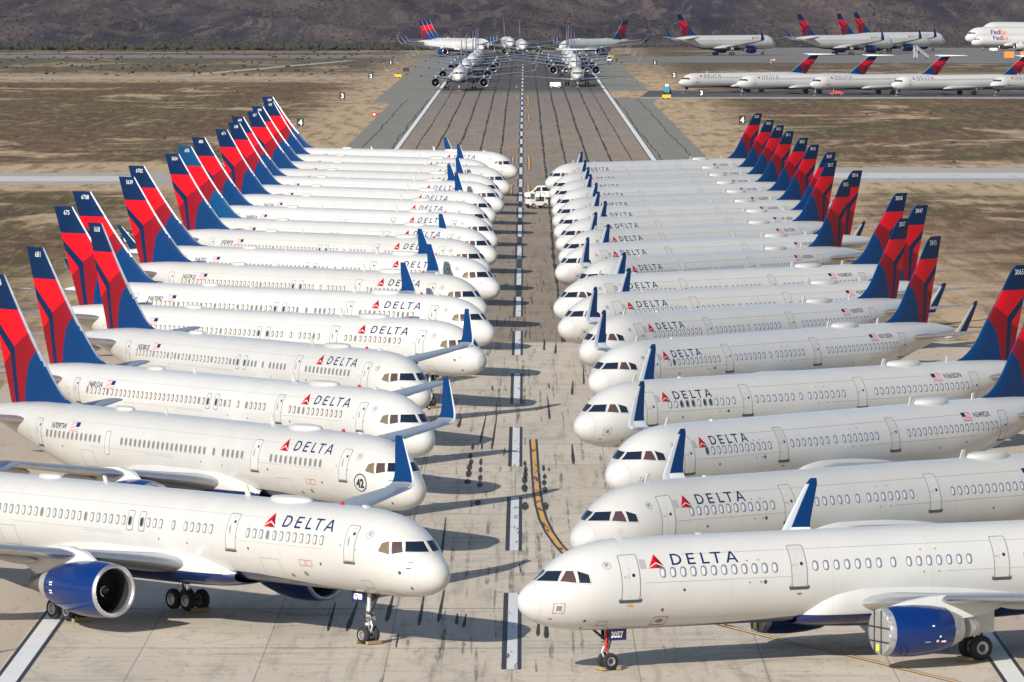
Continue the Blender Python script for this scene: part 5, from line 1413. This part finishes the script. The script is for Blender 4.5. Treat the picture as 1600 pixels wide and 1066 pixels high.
# ------------------------------------------------------------------ vehicles, signs and small things
def van(loc, rz, lab, driver=True):
    r = empty('van', lab, 'van', loc, rz)
    prof = [(2.75, .55), (2.78, .95), (2.6, 1.12), (1.75, 1.28), (1.05, 1.98), (.7, 2.08), (-2.6, 2.10), (-2.78, 1.9), (-2.8, .55)]
    body = MB(); body.prism([(x, z) for x, z in prof], -.98, .98, 'vehicle_white', 'y')
    body.box(2.74, 2.86, -.95, .95, .42, .66, 'gear_dark'); body.box(-2.9, -2.78, -.95, .95, .42, .64, 'gear_dark')
    body.box(2.76, 2.80, -.55, .55, .72, .95, 'gear_dark')
    b = body.build('body', r, False)
    bv = b.modifiers.new('bevel', 'BEVEL'); bv.width = .06; bv.segments = 2; bv.limit_method = 'ANGLE'
    def glass(name, pts, m='glass_dark'):
        q = MB(); q.add(pts, [tuple(range(len(pts)))], m); return q.build(name, r, False)
    glass('windscreen', [(1.70, -.86, 1.34), (1.70, .86, 1.34), (1.10, .80, 1.94), (1.10, -.80, 1.94)], 'glass_blue').location.x = .03
    for s in (-1, 1):
        y = s*.987
        glass('side_window', [(1.5, y, 1.32), (.55, y, 1.32), (.55, y, 1.92), (1.02, y, 1.92)], 'glass_brown')
        glass('side_window', [(.38, y, 1.36), (-2.5, y, 1.36), (-2.45, y, 1.92), (.38, y, 1.92)])
        h = MB(); h.box(2.74, 2.80, s*.62-.2, s*.62+.2, .74, .98, 'shade_pale'); h.box(2.7, 2.78, s*.88-.08, s*.88+.08, .72, .98, 'indicator'); h.build('headlight', r, False)
        mi = MB(); mi.box(1.42, 1.56, s*1.18-.1, s*1.18+.1, 1.25, 1.5, 'gear_dark'); mi.tube((1.45, s*.98, 1.3), (1.48, s*1.1, 1.32), .03, 'gear_dark'); mi.build('mirror', r, False)
        for x in (1.85, -1.75):
            w = MB(); wheel_mb(w, (x, s*.86, .36), .36, .24); w.build('wheel', r, True, 35)
    if driver:
        d = MB(); 
        d.lathe((1.0, .45, 0), 'x', [(0, .001, 'shirt_red')], 3)
        d = MB(); d.tube((.95, .72, 1.05), (.95, .72, 1.55), .2, 'shirt_red', .17, 12); d.tube((.98, .72, 1.55), (.99, .72, 1.82), .1, 'skin_tone', .09, 12)
    return r
VAN = van((3.3, 905, 0), 176, 'white passenger van with dark side windows parked across the centreline')
VAN.rotation_euler = (0, 0, R(184))
# person at the wheel
def person(loc, rz):
    me = bpy.data.meshes.new('person'); bm = bmesh.new()
    pts = [(0, 0, .45), (0, 0, .75), (.02, 0, .98), (.02, 0, 1.08), (.05, 0, 1.24), (.02, .19, .95), (.14, .24, .70), (.38, .16, .74), (.02, -.19, .95), (.14, -.24, .70), (.38, -.16, .74), (.40, .12, .46), (.52, .12, .1), (.40, -.12, .46), (.52, -.12, .1)]
    vs = [bm.verts.new(p_) for p_ in pts]
    for a, b_ in ((0, 1), (1, 2), (2, 3), (3, 4), (2, 5), (5, 6), (6, 7), (2, 8), (8, 9), (9, 10), (0, 11), (11, 12), (0, 13), (13, 14)): bm.edges.new((vs[a], vs[b_]))
    bm.to_mesh(me); bm.free()
    o = bpy.data.objects.new('person', me); COL.objects.link(o)
    sm = o.modifiers.new('skin', 'SKIN'); rad = [.15, .16, .13, .06, .11, .065, .05, .04, .065, .05, .04, .08, .05, .08, .05]
    for v, r_ in zip(me.skin_vertices[0].data, rad): v.radius = (r_, r_)
    me.skin_vertices[0].data[0].use_root = True
    o.modifiers.new('sub', 'SUBSURF').levels = 2
    me.materials.append(M['shirt_red']); o.location = loc; o.rotation_euler = (0, 0, rz)
    return o
d_ = person((2.55, 905.35, .62), R(184)); tag(d_, 'driver in a dark red shirt sitting at the wheel of the white van', 'person')
h = MB()
# service tug
t_ = empty('baggage_tug', 'cream open-cab baggage tug standing in front of the white van', 'tug', (2.2, 876, 0), R(205))
b = MB(); b.box(-1.35, 1.35, -.80, .80, .38, .92, 'tug_cream'); b.box(.55, 1.35, -.80, .80, .92, 1.22, 'tug_cream'); b.box(-1.35, -.85, -.80, .80, .92, 1.15, 'tug_cream'); b.box(1.35, 1.45, -.7, .7, .35, .6, 'gear_dark'); b.box(-1.47, -1.35, -.7, .7, .35, .6, 'gear_dark')
o = b.build('body', t_, False); bv = o.modifiers.new('bevel', 'BEVEL'); bv.width = .05; bv.segments = 2
b = MB()
for s in (-1, 1):
    for x in (.55, -.85): b.box(x-.05, x+.05, s*.72-.05, s*.72+.05, .92, 2.0, 'tug_cream')
b.build('cab_frame', t_, False)
b = MB(); b.box(-1.0, .75, -.82, .82, 2.0, 2.12, 'tug_cream'); b.build('roof', t_, False)
b = MB(); b.add([(.62, -.66, 1.2), (.62, .66, 1.2), (.58, .66, 1.95), (.58, -.66, 1.95)], [(0, 1, 2, 3)], 'glass_green'); b.build('windscreen', t_, False)
for y in (-.4, .4):
    b = MB(); b.box(-.75, -.25, y-.22, y+.22, .92, 1.05, 'gear_dark'); b.box(-.8, -.7, y-.22, y+.22, .95, 1.55, 'gear_dark'); b.build('seat', t_, False)
    b = MB(); b.tube((1.36, y*1.4, 1.0), (1.40, y*1.4, 1.0), .1, 'shade_pale'); b.build('headlight', t_, False)
for s in (-1, 1):
    for x in (.85, -.9):
        w = MB(); wheel_mb(w, (x, s*.72, .36), .36, .24); w.build('wheel', t_, True, 35)
    b = MB(); b.box(-1.38, -1.33, s*.6-.1, s*.6+.1, .7, .85, 'tail_light'); b.build('tail_light', t_, False)
# distance-remaining signs: black boxes with a white figure, on two legs
def sign(x, y, txt, side):
    r = empty('distance_sign', 'black runway distance sign %s, %s of the runway' % (('showing a white ' + txt) , ('left' if x < 0 else 'right')), 'sign', (x, y, 0), 0, 'runway distance signs')
    b = MB(); b.box(-.72, .72, -.14, .14, .35, 1.95, 'sign_black'); b.build('panel', r, False)
    for s in (-1, 1):
        b = MB(); b.box(s*.5-.04, s*.5+.04, -.05, .05, -.06, .35, 'gear_dark'); b.build('leg', r, False)
    text_decal('figure', txt, 1.12, lambda q, t: Vector((q, -.152, .58+t)), r, 'letter_white', .6, center=True, bold=.05)
    return r
for x, y, txt in ((-45, 2238, '1'), (-44.8, 1940, '2'), (-44.5, 1625, '3'), (-45, 1335, '4'), (45, 2238, '1'), (45.3, 1964, '2'), (45.5, 1667, '3'), (45.6, 1358, '4'), (-45.0, 752, '6')): sign(x, y, txt, 0)
def small(name, lab, cat, loc, fn, rz=0, group=None):
    r = empty(name, lab, cat, loc, R(rz), group); fn(r); return r
def f_marker(r):
    b = MB(); b.box(-.18, .18, -.18, .18, -.05, .1, 'gear_dark'); b.build('base', r, False)
    b = MB(); b.tube((0, 0, .1), (0, 0, .95), .13, 'tag_orange', .09, 12); b.build('post', r, True, 40)
small('runway_marker', 'orange post marker beside the nose of the tenth right-row jet', 'marker', (4.15, 672, 0), f_marker)
small('runway_marker', 'orange post marker on the left shoulder at the photo edge', 'marker', (-23.9, 301.5, 0), f_marker)
def f_red(r):
    b = MB(); b.box(-.45, .45, -.25, .25, .2, 1.25, 'red_paint'); b.build('panel', r, False)
    b = MB(); b.box(-.4, -.3, -.1, .1, -.05, .2, 'gear_dark'); b.box(.3, .4, -.1, .1, -.05, .2, 'gear_dark'); b.box(-.22, .22, -.26, -.255, .55, .95, 'letter_white'); b.build('leg', r, False)
small('shoulder_sign', 'small red sign with a white mark standing on the left shoulder', 'sign', (-32.1, 1428, 0), f_red)
def f_teal(r):
    b = MB(); b.box(-1.2, 1.2, -.8, .8, .5, 1.4, 'teal_paint'); b.box(-.9, .3, -.7, .7, 1.4, 2.0, 'teal_paint'); b.build('body', r, False)
    b = MB(); b.box(-.5, .5, -.5, .5, 2.0, 2.55, 'steel_pale'); b.build('platform', r, False)
    for s in (-1, 1):
        for x in (-.85, .85):
            w = MB(); wheel_mb(w, (x, s*.75, .42), .42, .25); w.build('wheel', r, True, 35)
small('lift_truck', 'teal lift truck standing left of the first T-tail jet', 'lift', (37.8, 1712, 0), f_teal, 80)
def f_yel(r):
    b = MB(); b.box(-1.0, 1.0, -.6, .6, .35, 1.15, 'yellow_paint'); b.box(-.4, .4, -.4, .4, 1.15, 1.35, 'gear_dark'); b.build('body', r, False)
    for s in (-1, 1):
        for x in (-.65, .65):
            w = MB(); wheel_mb(w, (x, s*.5, .28), .28, .2); w.build('wheel', r, True, 35)
small('ground_cart', 'small yellow ground power cart below the teal lift truck', 'cart', (36.0, 1640, 0), f_yel, 10)
small('ground_cart', 'yellow ground cart on the left shoulder beside the far jets', 'cart', (-37.5, 1975, 0), f_yel, 10)
def f_dark(r):
    b = MB(); b.box(-1.0, 1.0, -.2, .2, .3, 1.6, 'sign_black'); b.build('panel', r, False)
    b = MB(); b.box(-.8, -.7, -.1, .1, -.05, .3, 'gear_dark'); b.box(.7, .8, -.1, .1, -.05, .3, 'gear_dark'); b.build('leg', r, False)
small('guidance_sign', 'blank black sign board on the left shoulder beside the far jets', 'sign', (-37.0, 2085, 0), f_dark)
def f_trail(r):
    b = MB(); b.box(-1.9, 1.9, -.8, .8, .45, .75, 'red_paint'); b.box(-1.2, .4, -.6, .6, .75, 1.2, 'red_paint'); b.build('deck', r, False)
    b = MB(); b.tube((1.9, 0, .55), (3.0, 0, .45), .06, 'gear_dark'); b.tube((.8, 0, .75), (.8, 0, 1.6), .05, 'steel_pale'); b.build('drawbar', r, True)
    for s in (-1, 1):
        for x in (-1.2, 1.2):
            w = MB(); wheel_mb(w, (x, s*.7, .3), .3, .2); w.build('wheel', r, True, 35)
small('equipment_trailer', 'low red equipment trailer in front of the T-tail jets', 'trailer', (81.0, 1692, 0), f_trail, 175)
def f_sock(r):
    b = MB(); b.tube((0, 0, -.1), (0, 0, 1.6), .07, 'steel_pale', .05); b.build('pole', r, True)
    b = MB(); b.lathe((0, 0, 1.2), 'x', [(0, .5, 'orange_box'), (.8, .42, 'letter_white'), (1.2, .36, 'orange_box'), (1.9, .25, 'orange_box')], 12); b.build('sock', r, True)
small('windsock', 'orange windsock on a short pole in the field before the wide-body jets', 'windsock', (86.5, 2290, 0), f_sock, 15)
def f_stairs(r):
    b = MB()
    for k in range(14):
        x0 = -2.6+k*.3; b.box(x0, x0+.32, -.7, .7, .5+k*.24, .56+k*.24, 'steel_pale')
    b.build('steps', r, False)
    b = MB()
    for s in (-.75, .75):
        b.tube((-2.6, s, 1.4), (1.6, s, 4.8), .05, 'steel_pale'); b.tube((-2.6, s, .5), (1.6, s, 3.9), .09, 'steel_pale')
        for k in range(6): b.tube((-2.6+k*.84, s, .5+k*.68), (-2.6+k*.84, s, 1.4+k*.68), .04, 'steel_pale')
        b.tube((1.6, s, .4), (1.6, s, 4.8), .08, 'steel_pale'); b.tube((2.6, s, .4), (2.6, s, 4.8), .08, 'steel_pale'); b.tube((1.6, s, 4.8), (2.6, s, 4.8), .05, 'steel_pale'); b.tube((1.6, s, .6), (2.6, s, 3.6), .05, 'steel_pale')
    b.box(1.6, 2.6, -.75, .75, 3.8, 3.88, 'steel_pale'); b.build('frame', r, False)
    for s in (-1, 1):
        for x in (-2.2, 2.1):
            w = MB(); wheel_mb(w, (x, s*.7, .3), .3, .2); w.build('wheel', r, True, 35)
small('boarding_stairs', 'pale boarding stairs on wheels standing before the wide-body jets', 'stairs', (146.5, 2418, 0), f_stairs, 190)
def f_cont(r):
    b = MB(); b.box(-1.8, 1.8, -1.2, 1.2, .1, 2.5, 'orange_box')
    for k in range(9): b.box(-1.7+k*.38, -1.55+k*.38, -1.24, -1.2, .2, 2.4, 'orange_box')
    b.build('shell', r, False)
    b = MB()
    for x in (-1.6, 1.6):
        for y in (-1, 1): b.box(x-.1, x+.1, y-.1, y+.1, -.05, .1, 'gear_dark')
    b.build('foot', r, False)
small('container', 'orange container on the far apron, left of two', 'container', (180.5, 2440, 0), f_cont, 4, 'orange containers on the far apron')
small('container', 'orange container at the right photo edge, right of two', 'container', (186.6, 2441, 0), f_cont, -3, 'orange containers on the far apron')
def f_truck(r):
    b = MB(); b.box(-2.4, .9, -1.0, 1.0, .7, 2.3, 'yellow_paint'); b.build('box_body', r, False)
    b = MB(); b.box(.95, 2.3, -.95, .95, .6, 1.25, 'vehicle_white'); b.prism([(.95, 1.25), (2.0, 1.25), (1.7, 2.05), (.95, 2.05)], -.92, .92, 'vehicle_white', 'y'); b.build('cab', r, False)
    b = MB(); b.add([(2.02, -.8, 1.3), (2.02, .8, 1.3), (1.75, .75, 1.98), (1.75, -.75, 1.98)], [(0, 1, 2, 3)], 'glass_dark'); b.build('windscreen', r, False)
    for s in (-1, 1):
        for x in (-1.6, 1.5):
            w = MB(); wheel_mb(w, (x, s*.85, .42), .42, .28); w.build('wheel', r, True, 35)
small('service_truck', 'yellow and white service truck on the far runway shoulder', 'truck', (31.8, 2335, 0), f_truck, -120)
def f_cart(r):
    b = MB(); b.box(-1.5, 1.5, -.8, .8, .4, 1.6, 'vehicle_white'); b.box(1.0, 1.55, -.6, .6, .6, 1.3, 'yellow_paint'); b.build('body', r, False)
    for s in (-1, 1):
        for x in (-1.0, 1.0):
            w = MB(); wheel_mb(w, (x, s*.75, .36), .36, .22); w.build('wheel', r, True, 35)
small('ground_truck', 'small white ground truck beside the rear-engined jet on the runway', 'truck', (9.2, 1800, 0), f_cart, -15)
small('ground_truck', 'small white ground truck parked under the freighter noses', 'truck', (189.0, 2640, 0), f_cart, 10)

# air between here and the hills
hz = bpy.data.materials.new('haze_air'); hz.use_nodes = True; nn_ = hz.node_tree.nodes; nn_.remove(nn_['Principled BSDF'])
pv = nn_.new('ShaderNodeVolumePrincipled'); pv.inputs['Color'].default_value = (.82, .86, .95, 1); pv.inputs['Density'].default_value = .00001; pv.inputs['Anisotropy'].default_value = .3
hz.node_tree.links.new(pv.outputs[0], nn_['Material Output'].inputs['Volume']); M['haze_air'] = hz
mb = MB(); mb.box(-9500, 9500, -2000, 14500, -2.0, 900, 'haze_air'); struct(mb.build('haze', None, False), 'stuff')
